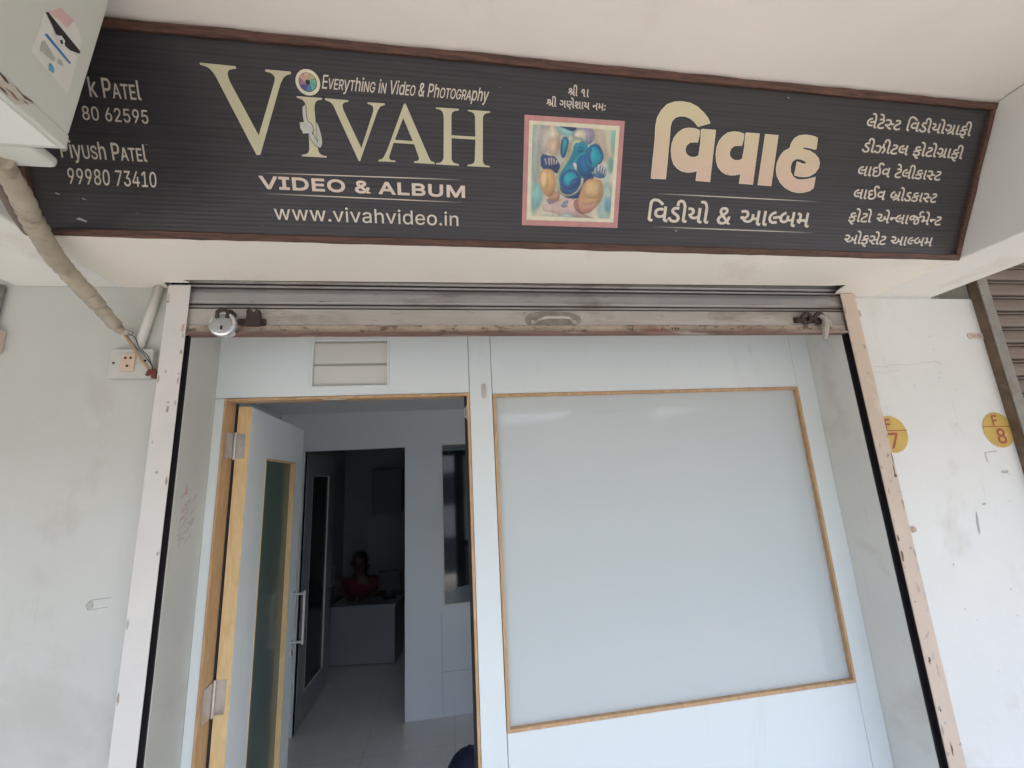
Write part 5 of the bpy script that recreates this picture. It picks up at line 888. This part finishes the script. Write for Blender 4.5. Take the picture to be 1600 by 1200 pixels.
# camera iris emblem
lx, ly = LENS; RR = .0285
flat('iris_ring', [circle(lx, ly, RR)], M['edge_c'], sg, .0008)
flat('iris_disc', [circle(lx, ly, RR * .74)], M['ink'], sg, .0016)
for k, col in enumerate(((.50, .30, .26), (.52, .36, .27), (.42, .36, .20), (.14, .36, .26), (.10, .36, .34), (.07, .18, .30), (.09, .07, .22), (.30, .16, .26))):
    a = -k * math.pi / 4 + 2.0; r1, r0 = RR * .70, RR * .20
    pts = [(lx + r1 * math.cos(a + t), ly + r1 * math.sin(a + t)) for t in (0, .2, .4, .6, .74)] + [(lx + r0 * math.cos(a + 1.5), ly + r0 * math.sin(a + 1.5)), (lx + r0 * math.cos(a + .75), ly + r0 * math.sin(a + .75))]
    flat('iris_blade', [pts], plain('iris_colour', col, .5), sg, .0024)
# printed painting
pic = flat('picture_border', [[(.2155, .064), (.4975, .0655), (.4985, .3445), (.2175, .3415)]], plain('picture_pink', (.47, .235, .225), .5), sg, .0008)
flat('picture_mount', [[(.2285, .0785), (.4835, .080), (.4845, .331), (.2305, .3285)]], M['edge_c'], pic, .0016)
def paint_picture():
    # the printed painting: soft-edged, shaded colour areas laid over one another, stored as the print's own colours
    rng = np.random.default_rng(4)
    x0, x1, y0, y1 = .2395, .4735, .0892, .3195; nx, ny = 176, 172
    xs = np.linspace(x0, x1, nx); ys = np.linspace(y0, y1, ny); X, Y = np.meshgrid(xs, ys)
    def soft(nu, nv):
        g = rng.random((nv + 1, nu + 1)); u = np.linspace(0, nu - 1e-6, nx); v = np.linspace(0, nv - 1e-6, ny)
        iu, iv = u.astype(int), v.astype(int); fu, fv = u - iu, v - iv; fu = fu * fu * (3 - 2 * fu); fv = (fv * fv * (3 - 2 * fv))[:, None]
        a = g[np.ix_(iv, iu)] * (1 - fu) + g[np.ix_(iv, iu + 1)] * fu; c = g[np.ix_(iv + 1, iu)] * (1 - fu) + g[np.ix_(iv + 1, iu + 1)] * fu
        return a * (1 - fv) + c * fv
    vert, fine, broad = soft(26, 5), soft(60, 60), soft(9, 8)
    img = np.zeros((ny, nx, 3)) + np.array((.47, .46, .37))
    for c, k in (('aqua2', 1.0), ('cream2', .9), ('peach2', .45)):
        m_ = np.clip((soft(18, 4) - .45) * 3, 0, 1)[..., None] * k
        img = img * (1 - m_) + np.array(PAL[c]) * m_
    def lay(poly, col, edge=.0016, shade=.35, line=None):
        p = np.array(poly); q = np.roll(p, -1, 0); ins = np.zeros(X.shape, bool); dist = np.full(X.shape, 9.)
        for (ax, ay), (bx, by) in zip(p, q):
            cond = (ay > Y) != (by > Y)
            with np.errstate(divide='ignore', invalid='ignore'):
                ins ^= cond & (X < (bx - ax) * (Y - ay) / (by - ay + 1e-12) + ax)
            dx, dy = bx - ax, by - ay; t = np.clip(((X - ax) * dx + (Y - ay) * dy) / (dx * dx + dy * dy + 1e-12), 0, 1)
            dist = np.minimum(dist, np.hypot(X - ax - t * dx, Y - ay - t * dy))
        sd = np.where(ins, dist, -dist)
        al = np.clip(sd / edge + .5, 0, 1)[..., None]
        w_, h_ = np.ptp(p[:, 0]), np.ptp(p[:, 1]); g = ((X - p[:, 0].min()) / w_ * -.5 + (Y - p[:, 1].min()) / h_ * .8 + .1)
        rim = np.clip(sd / (min(w_, h_) * .42 + 1e-6), 0, 1)
        f = (1 + shade * (g - .3)) * (.72 + .34 * rim) * (.86 + .28 * broad) * (.93 + .14 * fine)
        cc = np.array(col)[None, None, :] * f[..., None]
        if line is not None:
            ln = np.clip(1 - np.abs(sd + .0004) / .0013, 0, 1)[..., None] * .8
            img[:] = img * (1 - ln) + np.array(line) * ln
        img[:] = img * (1 - al) + cc * al
    for c, p in PAINT:
        ar = abs(area(p)); bg_ = c in ('tealgrey', 'lilac', 'aqua', 'sand', 'greenaqua', 'green2', 'aqua2', 'blue2', 'peach2') or (c == 'cream2' and ar > .003)
        ln = None
        if c in ('orange2', 'edge', 'lilac2', 'pink2', 'skin2') or (c == 'blue3' and ar > .0006): ln = PAL['brown2'] if c in ('orange2', 'pink2') else PAL['navy']
        lay(smooth_poly(p, 1) if ar > .0003 else p, PAL[c], .012 if bg_ else (.0022 if ar > .0004 else .0011), .25 if bg_ else .55, ln)
    # curved folds on the knees, hatching on the headdress, iris of the eye
    def stroke(pts, w_, col):
        for a_, c_ in zip(pts[:-1], pts[1:]):
            (ax, ay), (bx, by) = a_, c_; dx, dy = bx - ax, by - ay
            t = np.clip(((X - ax) * dx + (Y - ay) * dy) / (dx * dx + dy * dy + 1e-12), 0, 1); d_ = np.hypot(X - ax - t * dx, Y - ay - t * dy)
            al = np.clip(1 - d_ / w_, 0, 1)[..., None] * .75; img[:] = img * (1 - al) + np.array(col) * al
    for k in range(4):
        stroke([(.365 + .010 * k + .022 * math.cos(a_), .131 + .004 * k + .030 * math.sin(a_)) for a_ in np.linspace(3.3, 4.9, 9)], .0012, PAL['rose'])
        stroke([(.282 + .006 * k + .016 * math.cos(a_), .160 + .003 * k + .028 * math.sin(a_)) for a_ in np.linspace(3.6, 5.2, 9)], .0012, PAL['rose'])
    for k in range(9):
        xx = .362 + .0065 * k; stroke([(xx, .302 - .0012 * abs(k - 4)), (xx + .004, .290 - .001 * k)], .0011, PAL['lilac2'] if k % 2 else (.16, .15, .30))
    img = np.clip(img * (.9 + .2 * vert[..., None]), .004, .9)
    me = bpy.data.meshes.new('painting')
    me.from_pydata([(x, y, .0026) for y in ys for x in xs], [], [(r_ * nx + c_, r_ * nx + c_ + 1, (r_ + 1) * nx + c_ + 1, (r_ + 1) * nx + c_) for r_ in range(ny - 1) for c_ in range(nx - 1)])
    at_ = me.color_attributes.new('print', 'FLOAT_COLOR', 'POINT')
    at_.data.foreach_set('color', np.concatenate([img.reshape(-1, 3), np.ones((nx * ny, 1))], 1).astype(np.float32).ravel())
    m, t, bs_ = nodes('printed_painting'); a_ = t.nodes.new('ShaderNodeAttribute'); a_.attribute_name = 'print'
    t.links.new(a_.outputs['Color'], bs_.inputs['Base Color']); bs_.inputs['Roughness'].default_value = .45
    me.materials.append(m); o_ = bpy.data.objects.new('painting', me); C.objects.link(o_); o_.parent = pic
paint_picture()
# nicks in the sheet
nk = random.Random(5)
pol = []
for (x, y, l) in ((-.918, .098, .010), (-.863, .088, .008), (-.705, .216, .004), (-.885, .041, .022), (.676, .064, .008), (.985, .437, .007), (-.465, .040, .003), (-.75, .06, .003), (.15, .40, .003)):
    pol.append([(x, y), (x + l, y - l * .3), (x + l * 1.1, y - l * .15), (x + l * .4, y + l * .18)])
flat('sheet_nick', pol, M['greyprint'], sg, .0007)

# ------------------------------------------------------------------ outdoor unit hanging at the left
AC = (-.81, -1.15, 2.353)
ac = thing('outdoor_unit', 'pale grey-green air conditioner unit hung at the left beam, paper label on its side', 'air conditioner', AC)
B(AC).prism([(-1.55, 2.385), (-.7775, 2.385), (-.7435, 2.790), (-1.55, 2.790)], -.962, -.6605, 'x').obj('casing', M['ac'], ac, .005, seg=3)
B(AC).box(-.960, -.6592, -1.552, -.778, 2.354, 2.3845).obj('base_pan', M['ac'], ac, .004)
B(AC).box(-.945, -.668, -1.54, -.790, 2.351, 2.3535).obj('underside', M['ac_bottom'], ac)
b = B(AC)
for r_ in (.04, .07, .10, .13, .16): b.tube([(-.657, -1.25 + r_ * math.cos(a), 2.585 + r_ * math.sin(a)) for a in [k * 2 * math.pi / 32 for k in range(33)]], .002, 6)
for k in range(8): b.tube([(-.656, -1.25 + .03 * math.cos(k * .785), 2.585 + .03 * math.sin(k * .785)), (-.656, -1.25 + .165 * math.cos(k * .785), 2.585 + .165 * math.sin(k * .785))], .002, 6)
b.obj('fan_grille', M['dark_plastic'], ac)
B(AC).box(-.93, -.722, -.7765, -.715, 2.360, 2.384).obj('mounting_foot', M['ac'], ac, .010, seg=3)
def on_pan(x, y, z): return Vector((-.6588 + z, x, y)) - Vector(AC)
flat('peeled_patch', [[(-.98, 2.3555), (-.98, 2.384), (-.94, 2.3838), (-.905, 2.3842), (-.893, 2.3825), (-.880, 2.3835), (-.866, 2.380), (-.850, 2.3838), (-.846, 2.3815), (-.858, 2.372), (-.866, 2.360), (-.872, 2.3555)]], M['peel_pale'], ac, 0, 0, .0002, on_pan)
for pts in ([(-.905, 2.3842), (-.893, 2.3825), (-.886, 2.3780), (-.892, 2.3760), (-.902, 2.3800)], [(-.882, 2.3838), (-.868, 2.3802), (-.852, 2.3838), (-.847, 2.3825), (-.862, 2.3765), (-.874, 2.3795)], [(-.892, 2.366), (-.880, 2.370), (-.868, 2.3655), (-.874, 2.3625), (-.884, 2.3660)], [(-.905, 2.362), (-.890, 2.3625), (-.884, 2.358), (-.896, 2.3585)], [(-.866, 2.3715), (-.858, 2.3735), (-.854, 2.3705)]):
    flat('rust_streak', [pts], M['peel'], ac, .0004, 0, .0002, on_pan)
def on_ac(x, y, z): return Vector((-.6605 + z, x, y)) - Vector(AC)
stk = flat('paper_label', [STICKER['paper']], M['sticker'], ac, .0006, 0, .0002, on_ac)
for k, m, zz in (('pink', 'pink', .0012), ('black', 'ink', .0014), ('bluebar', 'blue', .0014), ('grey', 'greyprint', .0014), ('grey2', 'greyprint', .0014), ('cyan', 'cyan', .0014), ('seal', 'white', .0018), ('sealmark', 'ink', .0022)):
    flat('label_print', [STICKER[k]], M[m], stk, zz, 0, .0002, on_ac)
# pipes from the unit to the wall
PP = (-.9, -.4, 2.3)
b = B(PP)
raw = [Vector(p) for p in ((-.790, -.742, 2.352), (-.812, -.700, 2.350), (-.842, -.645, 2.350), (-.880, -.58, 2.348), (-.921, -.50, 2.344), (-.955, -.42, 2.334), (-.972, -.345, 2.318), (-.968, -.27, 2.281), (-.952, -.205, 2.232), (-.947, -.190, 2.222))]
fine = []
for i in range(len(raw) - 1):
    for s in range(22):
        t = s / 22
        p0, p1, p2, p3 = raw[max(i - 1, 0)], raw[i], raw[i + 1], raw[min(i + 2, len(raw) - 1)]
        fine.append(.5 * ((2 * p1) + (p2 - p0) * t + (2 * p0 - 5 * p1 + 4 * p2 - p3) * t * t + (3 * p1 - p0 - 3 * p2 + p3) * t ** 3))
fine.append(raw[-1])
rr = []; run = 0; wrap = random.Random(11); nxt = .03; ph = 0
for i in range(len(fine)):
    if i: run += (fine[i] - fine[i - 1]).length
    if run > nxt: ph = run; nxt = run + wrap.uniform(.022, .042)
    t = i / (len(fine) - 1)
    base = .0160 + .0050 * min(1, t / .5)
    if t > .75: base -= (t - .75) * .042
    rr.append(base - .0016 + .085 * (run - ph) + .0005 * math.sin(run * 160))
b.tube(fine, rr, 28)
pp = thing('insulated_pipe', 'thick beige taped pipe running from the hanging unit down to the socket wall', 'pipe', PP)
b.obj('taped_sleeve', M['tape'], pp)
b = B(PP); b.tube([(-.947, -.190, 2.222), (-.940, -.188, 2.212), (-.930, -.189, 2.198), (-.905, -.190, 2.163), (-.885, -.190, 2.133), (-.868, -.182, 2.110)], .0035, 8)
b.obj('power_wire', M['copper'], pp)
for (dx, dz, rr_) in ((.004, .003, .0012), (-.003, .007, .0010)):
    B(PP).tube([(-.944 + dx, -.189, 2.220 + dz), (-.925 + dx * 3, -.187, 2.203 + dz), (-.900 + dx, -.190, 2.172), (-.878 + dx * 2, -.189, 2.140 + dz * 2), (-.860, -.183, 2.118), (-.857, -.180, 2.100)], rr_, 6).obj('loose_wire', M['dark_plastic'], pp)
b = B(PP).tube([(-.955, -.195, 2.232), (-.948, -.188, 2.223), (-.936, -.182, 2.219), (-.925, -.18, 2.221)], [.010, .013, .009, .004], 8); b.obj('torn_tape_end', M['rag'], pp)
b = B((-.88, -.6, 2.36)).tube([(-.815, -.742, 2.362), (-.865, -.66, 2.360), (-.915, -.575, 2.360), (-.950, -.508, 2.361), (-.960, -.488, 2.3625)], .0105, 10)
tag(b.obj('drain_hose', M['tape_dark'], smooth=True, loc=(-.88, -.6, 2.36)), 'thin dark brown hose beside the thick taped pipe under the left beam', 'hose')

# socket, conduits, wire joint on the left wall
SW = (-.918, YW, 2.127)
s = thing('switch_socket', 'white wall socket plate with a stained orange insert, left of the shop opening', 'socket', SW)
B(SW).box(-.975, -.862, YW - .022, YW - .0005, 2.082, 2.171).obj('socket_plate', M['switch'], s, .003)
B(SW).box(-.941, -.905, YW - .026, YW - .0225, 2.102, 2.156).obj('socket_insert', M['switch_or'], s, .002)
b = B(SW)
for (x, z) in ((-.962, 2.128), (-.880, 2.134)): b.lathe([(.0035, 0), (.003, .0015)], (x, YW - .0222, z), (0, -1, 0), 10)
for (x, z) in ((-.930, 2.142), (-.916, 2.142), (-.923, 2.118)): b.lathe([(.0035, 0), (.0035, .001)], (x, YW - .0262, z), (0, -1, 0), 10)
b.obj('screw', M['black'], s)
b = B((-.89, YW, 2.28)).tube([(-.908, YW - .013, 2.172), (-.8735, YW - .013, 2.372)], .0125, 14)
tag(b.obj('conduit_pipe', M['pvc'], smooth=True, loc=(-.89, YW, 2.28)), 'short grey plastic conduit rising from the socket to the cream soffit', 'conduit')
WJ = (-.862, YW, 2.10)
b = B(WJ)
for k in range(6):
    a = k * 1.05
    b.tube([(-.880 + .004 * k, YW - .010, 2.090 + .004 * math.cos(a)), (-.868 + .003 * math.sin(a), YW - .024, 2.097 + .008 * math.sin(a)), (-.852, YW - .014, 2.100 + .008 * math.cos(a))], .0045, 6)
b.box(-.883, -.852, YW - .016, YW - .0005, 2.083, 2.106)
tag(b.obj('wire_joint', M['red'], loc=WJ), 'small red taped wire joint at the lower right corner of the wall socket', 'wire joint')
b = B((-1.29, YW, 2.3)).tube([(-1.296, YW - .012, 2.235), (-1.294, YW - .012, 2.372)], .011, 12)
tag(b.obj('conduit_pipe', M['rust_grey'], smooth=True, loc=(-1.29, YW, 2.3)), 'dark weathered conduit at the left edge of the photo above a brown box', 'conduit')
b = B((-1.29, YW, 2.2)).box(-1.36, -1.263, YW - .03, YW - .0005, 2.165, 2.234)
tag(b.obj('junction_box', M['trim_r'], loc=(-1.29, YW, 2.2), bevel=.004), 'small brown junction box on the wall at the left edge of the photo', 'junction box')

# ------------------------------------------------------------------ inside the shop
tag(B().box(-1.45, 1.72, .0005, 4.45, -.2, -.001).obj('interior_floor', M['floor_in']), kind='structure')
tag(B().box(-1.45, 1.72, .051, 4.45, 2.332, 2.42).obj('interior_ceiling', M['in_ceil']), kind='structure')
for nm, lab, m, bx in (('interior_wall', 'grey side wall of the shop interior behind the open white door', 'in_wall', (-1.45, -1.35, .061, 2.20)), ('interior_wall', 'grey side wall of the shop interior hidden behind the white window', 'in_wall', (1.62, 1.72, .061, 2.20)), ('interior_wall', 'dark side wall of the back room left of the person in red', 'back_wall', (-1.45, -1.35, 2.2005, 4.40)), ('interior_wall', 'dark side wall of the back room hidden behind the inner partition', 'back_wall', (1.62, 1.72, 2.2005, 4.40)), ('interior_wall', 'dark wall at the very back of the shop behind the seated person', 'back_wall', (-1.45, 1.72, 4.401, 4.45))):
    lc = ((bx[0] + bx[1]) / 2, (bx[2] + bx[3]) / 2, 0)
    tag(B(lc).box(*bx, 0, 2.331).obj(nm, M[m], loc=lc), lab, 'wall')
IP = (.4, 2.15, 0)
ip = thing('inner_partition', 'grey laminate partition inside the shop with a doorway and a filmed window', 'partition', IP)
YI = 2.15
B(IP).box(-1.349, -1.15, YI, YI + .05, 0, 2.331).box(-.365, 1.619, YI, YI + .05, 0, 2.331).box(-1.15, -.365, YI, YI + .05, 2.02, 2.331).obj('laminate_wall', M['lam_in'], ip)
B(IP).box(-1.16, -1.15, YI - .004, YI + .054, 0, 2.02).box(-.365, -.357, YI - .004, YI + .054, 0, 2.028).box(-1.16, -.365, YI - .004, YI + .054, 2.02, 2.028).obj('door_lining', M['lam_in'], ip, .001)
wfr = ring(B(IP), -.068, .56, .768, 2.036, .011, YI - .006, YI - .0005).obj('window_frame', M['soffit'], ip)
B(IP).box(-.057, .549, YI - .003, YI - .001, .779, 2.025).obj('window_glass', M['film_grey'], wfr)
film = [(-.055, 1.975), (.547, 1.975), (.547, .905), (.40, .925), (.30, .910), (.20, .918), (.12, .905), (.05, .893), (.03, .880), (.005, .868), (-.015, .862), (-.04, .872), (-.055, .880)]
flat('torn_film', [film], M['dark_film'], wfr, 0, 0, .0004, lambda x, y, z: Vector((x, YI - .0040 - z, y)) - Vector(IP))
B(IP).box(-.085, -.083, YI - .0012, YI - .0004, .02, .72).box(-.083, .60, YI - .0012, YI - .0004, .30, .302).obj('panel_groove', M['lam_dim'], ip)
idr = bpy.data.objects.new('door', None); C.objects.link(idr); idr.parent = ip
idr.location = Vector((-1.146, 2.206, 0)) - Vector(IP); idr.rotation_euler = (0, 0, R(88))
b = B().box(0, .14, 0, .035, .012, 2.01).box(.58, .735, 0, .035, .012, 2.01).box(.14, .58, 0, .035, 1.83, 2.01).box(.14, .58, 0, .035, .012, .20)
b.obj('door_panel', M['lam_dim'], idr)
B().box(.14, .58, .010, .016, .20, 1.83).obj('door_glass', M['dark_glass'], idr)
ring(B(), .1405, .5795, .2005, 1.8295, .006, -.001, .030).obj('glass_bead', M['soffit'], idr)
b = B(); b.tube([(.70, 0, .83), (.70, -.04, .83), (.70, -.04, 1.0), (.70, 0, 1.0)], .006, 8); b.obj('pull_handle', M['steel'], idr)

DK = (-.9, 3.45, 0)
dk = thing('desk', 'low white desk with a closed front panel in the dim back room', 'desk', DK)
DA = R(-8.5)
dk.rotation_euler = (0, 0, 0)
def dkp(pts): return pts
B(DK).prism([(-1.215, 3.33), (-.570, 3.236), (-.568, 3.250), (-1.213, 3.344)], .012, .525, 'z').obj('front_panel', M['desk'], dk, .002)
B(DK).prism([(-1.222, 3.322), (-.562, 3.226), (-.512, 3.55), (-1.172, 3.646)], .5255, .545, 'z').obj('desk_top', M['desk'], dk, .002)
B(DK).prism([(-.588, 3.254), (-.570, 3.251), (-.522, 3.54), (-.540, 3.543)], .0, .525, 'z').obj('side_panel', M['desk'], dk)
B(DK).prism([(-1.213, 3.346), (-1.195, 3.343), (-1.150, 3.63), (-1.168, 3.633)], .0, .525, 'z').obj('side_panel', M['desk'], dk)
MN = (-.655, 3.45, .545)
mo = thing('monitor', 'dark computer monitor standing on the low white desk beside the person in red', 'monitor', MN)
B(MN).box(-.775, -.535, 3.455, 3.485, .62, .815).obj('housing', M['dark_plastic'], mo, .006)
B(MN).box(-.768, -.542, 3.4855, 3.487, .628, .808).obj('screen', M['screen'], mo)
b = B(MN).box(-.672, -.638, 3.462, 3.478, .552, .6195).lathe([(.07, 0), (.07, .006)], (-.655, 3.47, .5455), (0, 0, 1), 24); b.obj('stand', M['dark_plastic'], mo)
CU = (-1.235, 3.95, .0)
b = B(CU).box(-1.345, -1.10, 3.90, 4.02, .001, .70)
tag(b.obj('bolster', M['cushion'], loc=CU, bevel=.05, seg=4, smooth=True), 'upright beige back cushion to the left of the person in red', 'cushion')
CB = (-.77, 4.3, 1.3)
cb = thing('wall_cabinet', 'dark cabinet hung on the back wall to the right, above the monitor', 'cabinet', CB)
B(CB).box(-.965, -.60, 4.16, 4.40, 1.36, 1.90).obj('carcass', M['cab'], cb, .003); B(CB).box(-.955, -.785, 4.145, 4.1595, 1.37, 1.89).obj('cabinet_door', M['cab'], cb); B(CB).box(-.780, -.61, 4.145, 4.1595, 1.37, 1.89).obj('cabinet_door', M['cab'], cb)

# person in red sitting on the floor behind the desk, leaning forward
PE = (-.97, 3.83, 0)
pe = None
def skinned(name, joints, edges, mat, parent=None, loc=None, sub=2, root=0):
    me = bpy.data.meshes.new(name); o_ = Vector(loc if loc is not None else PE)
    me.from_pydata([tuple(Vector(j[:3]) - o_) for j in joints], edges, [])
    ob = bpy.data.objects.new(name, me); C.objects.link(ob); me.materials.append(mat)
    md = ob.modifiers.new('skin', 'SKIN'); md.use_smooth_shade = True
    sv = me.skin_vertices[0].data if me.skin_vertices else None
    if sv is None:
        bm = bmesh.new(); bm.from_mesh(me); bm.verts.layers.skin.verify(); bm.to_mesh(me); bm.free(); sv = me.skin_vertices[0].data
    for i, j in enumerate(joints):
        sv[i].radius = (j[3], j[4] if len(j) > 4 else j[3]); sv[i].use_root = (i == root)
    s_ = ob.modifiers.new('sub', 'SUBSURF'); s_.levels = sub; s_.render_levels = sub
    if parent: ob.parent = parent
    else: ob.location = o_
    return ob
J = [(-.97, 3.87, .13, .13, .12), (-.97, 3.83, .30, .115, .10), (-.975, 3.78, .48, .125, .10), (-.98, 3.74, .64, .12, .09), (-.995, 3.71, .735, .050), (-1.005, 3.695, .79, .050),
     (-1.008, 3.68, .865, .078, .088), (-1.010, 3.672, .94, .074, .084), (-1.010, 3.678, .985, .045, .05)]
E = [(0, 1), (1, 2), (2, 3), (3, 4), (4, 5), (5, 6), (6, 7), (7, 8)]
def limb(pts, start):
    i0 = len(J)
    for p in pts: J.append(p)
    E.append((start, i0))
    for k in range(len(pts) - 1): E.append((i0 + k, i0 + k + 1))
    return len(J) - 1
for sd in (-1, 1):
    e = limb([(-.98 + sd * .165, 3.75, .665, .052), (-.98 + sd * .205, 3.70, .52, .042), (-.98 + sd * .19, 3.62, .60, .036), (-.985 + sd * .10, 3.53, .575, .027), (-.985 + sd * .075, 3.50, .568, .026, .018)], 3)
    for k in range(4):
        a = -.03 + .018 * k
        bx = -.985 + sd * .055 + a
        limb([(bx, 3.462, .564, .009), (bx - sd * .006, 3.438 - .004 * (k in (1, 2)), .560, .008), (bx - sd * .010, 3.420 - .006 * (k in (1, 2)), .554, .007)], e)
    limb([(-.985 + sd * .03, 3.49, .566, .010), (-.985 + sd * .012, 3.472, .560, .008)], e)
    limb([(-.97 + sd * .12, 3.86, .13, .09), (-.97 + sd * .33, 3.80, .12, .062), (-.97 + sd * .12, 3.73, .065, .045), (-.97 - sd * .06, 3.72, .05, .035), (-.97 - sd * .13, 3.71, .045, .028)], 0)
body = skinned('person', J, E, M['skin'])
tag(body, 'person in a red top sitting in the dim back room behind the low white desk', 'person')
# red top and trousers, hair, face
TJ = [(-.97, 3.87, .17, .145, .13), (-.97, 3.83, .30, .135, .118), (-.975, 3.78, .48, .145, .118), (-.98, 3.742, .64, .138, .105), (-.992, 3.718, .705, .062, .062)]
TE = [(0, 1), (1, 2), (2, 3), (3, 4)]
for sd in (-1, 1):
    n0 = len(TJ); TJ += [(-.98 + sd * .168, 3.75, .665, .066), (-.98 + sd * .205, 3.70, .53, .056), (-.98 + sd * .198, 3.66, .565, .050)]
    TE += [(3, n0), (n0, n0 + 1), (n0 + 1, n0 + 2)]
skinned('red_top', TJ, TE, M['shirt'], body)
TJ = [(-.97, 3.87, .12, .15, .13)]; TE = []
for sd in (-1, 1):
    n0 = len(TJ); TJ += [(-.97 + sd * .12, 3.86, .13, .105), (-.97 + sd * .33, 3.80, .12, .075), (-.97 + sd * .12, 3.73, .068, .058)]
    TE += [(0, n0), (n0, n0 + 1), (n0 + 1, n0 + 2)]
skinned('trousers', TJ, TE, M['trouser'], body)
HJ = [(-1.008, 3.715, .84, .07, .07), (-1.008, 3.715, .90, .088, .080), (-1.010, 3.700, .955, .090, .088), (-1.010, 3.690, .99, .060, .066), (-1.0, 3.75, .80, .05, .04)]
skinned('hair', HJ, [(0, 1), (1, 2), (2, 3), (0, 4)], M['hair'], body)
b = B(PE)
for sd in (-1, 1): b.lathe([(.0, -.002), (.010, -.001), (.008, .004), (0, .006)], (-1.008 + sd * .032, 3.603, .892), (0, -1, 0), 10)
b.obj('eyes', M['hair'], body)
b = B(PE).add([(-1.008, 3.585, .868), (-1.022, 3.605, .862), (-.994, 3.605, .862), (-1.008, 3.602, .900)], [(0, 1, 3), (0, 3, 2), (0, 2, 1), (1, 2, 3)]); b.obj('nose', M['skin'], body, .003)
b = B(PE).box(-1.030, -.986, 3.600, 3.606, .838, .845); b.obj('mouth', M['shirt'], body, .002)
for sd in (-1, 1):
    b = B(PE).lathe([(.0, -.004), (.022, -.003), (.026, .002), (.018, .006), (0, .005)], (-1.008 + sd * .082, 3.69, .885), (sd, -.2, 0), 12); b.obj('ear', M['skin'], body, smooth=True)

# backpack on the floor inside the doorway
BK = (.085, 1.10, 0)
bk = thing('backpack', 'navy blue backpack standing on the floor just inside the shop doorway', 'bag', BK)
b = B(BK); n = 28
prof = [(.0, .10, .09), (.004, .125, .105), (.04, .135, .112), (.15, .138, .115), (.25, .125, .105), (.29, .098, .088), (.318, .066, .060), (.332, .036, .036), (.338, .010, .012)]
vs = []; fs = []
for (z, rx, ry) in prof:
    for k in range(n):
        a = 2 * math.pi * k / n; ca, sa = math.cos(a), math.sin(a)
        e = 2 / 2.8
        wob = 1 + .02 * math.sin(3 * a + z * 20)
        vs.append((BK[0] + rx * wob * math.copysign(abs(ca) ** e, ca), BK[1] + ry * wob * math.copysign(abs(sa) ** e, sa), z))
for i in range(len(prof) - 1):
    for k in range(n): fs.append((i * n + k, i * n + (k + 1) % n, (i + 1) * n + (k + 1) % n, (i + 1) * n + k))
fs += [tuple(range(n)), tuple(range((len(prof) - 1) * n, len(prof) * n))]
b.add(vs, fs); b.obj('bag_body', M['navy'], bk, smooth=True)
B(BK).tube([(.065, 1.09, .330), (.062, 1.085, .346), (.072, 1.085, .358), (.084, 1.085, .354), (.088, 1.09, .330)], .006, 8).obj('grab_loop', M['navy'], bk)
B(BK).box(.0, .17, .985, .995, .05, .19).obj('front_pocket', M['navy'], bk, .006)
B(BK).tube([(.15, 1.20, .34), (.19, 1.235, .25), (.18, 1.23, .10), (.15, 1.20, .03)], .014, 8).obj('shoulder_strap', M['navy'], bk)
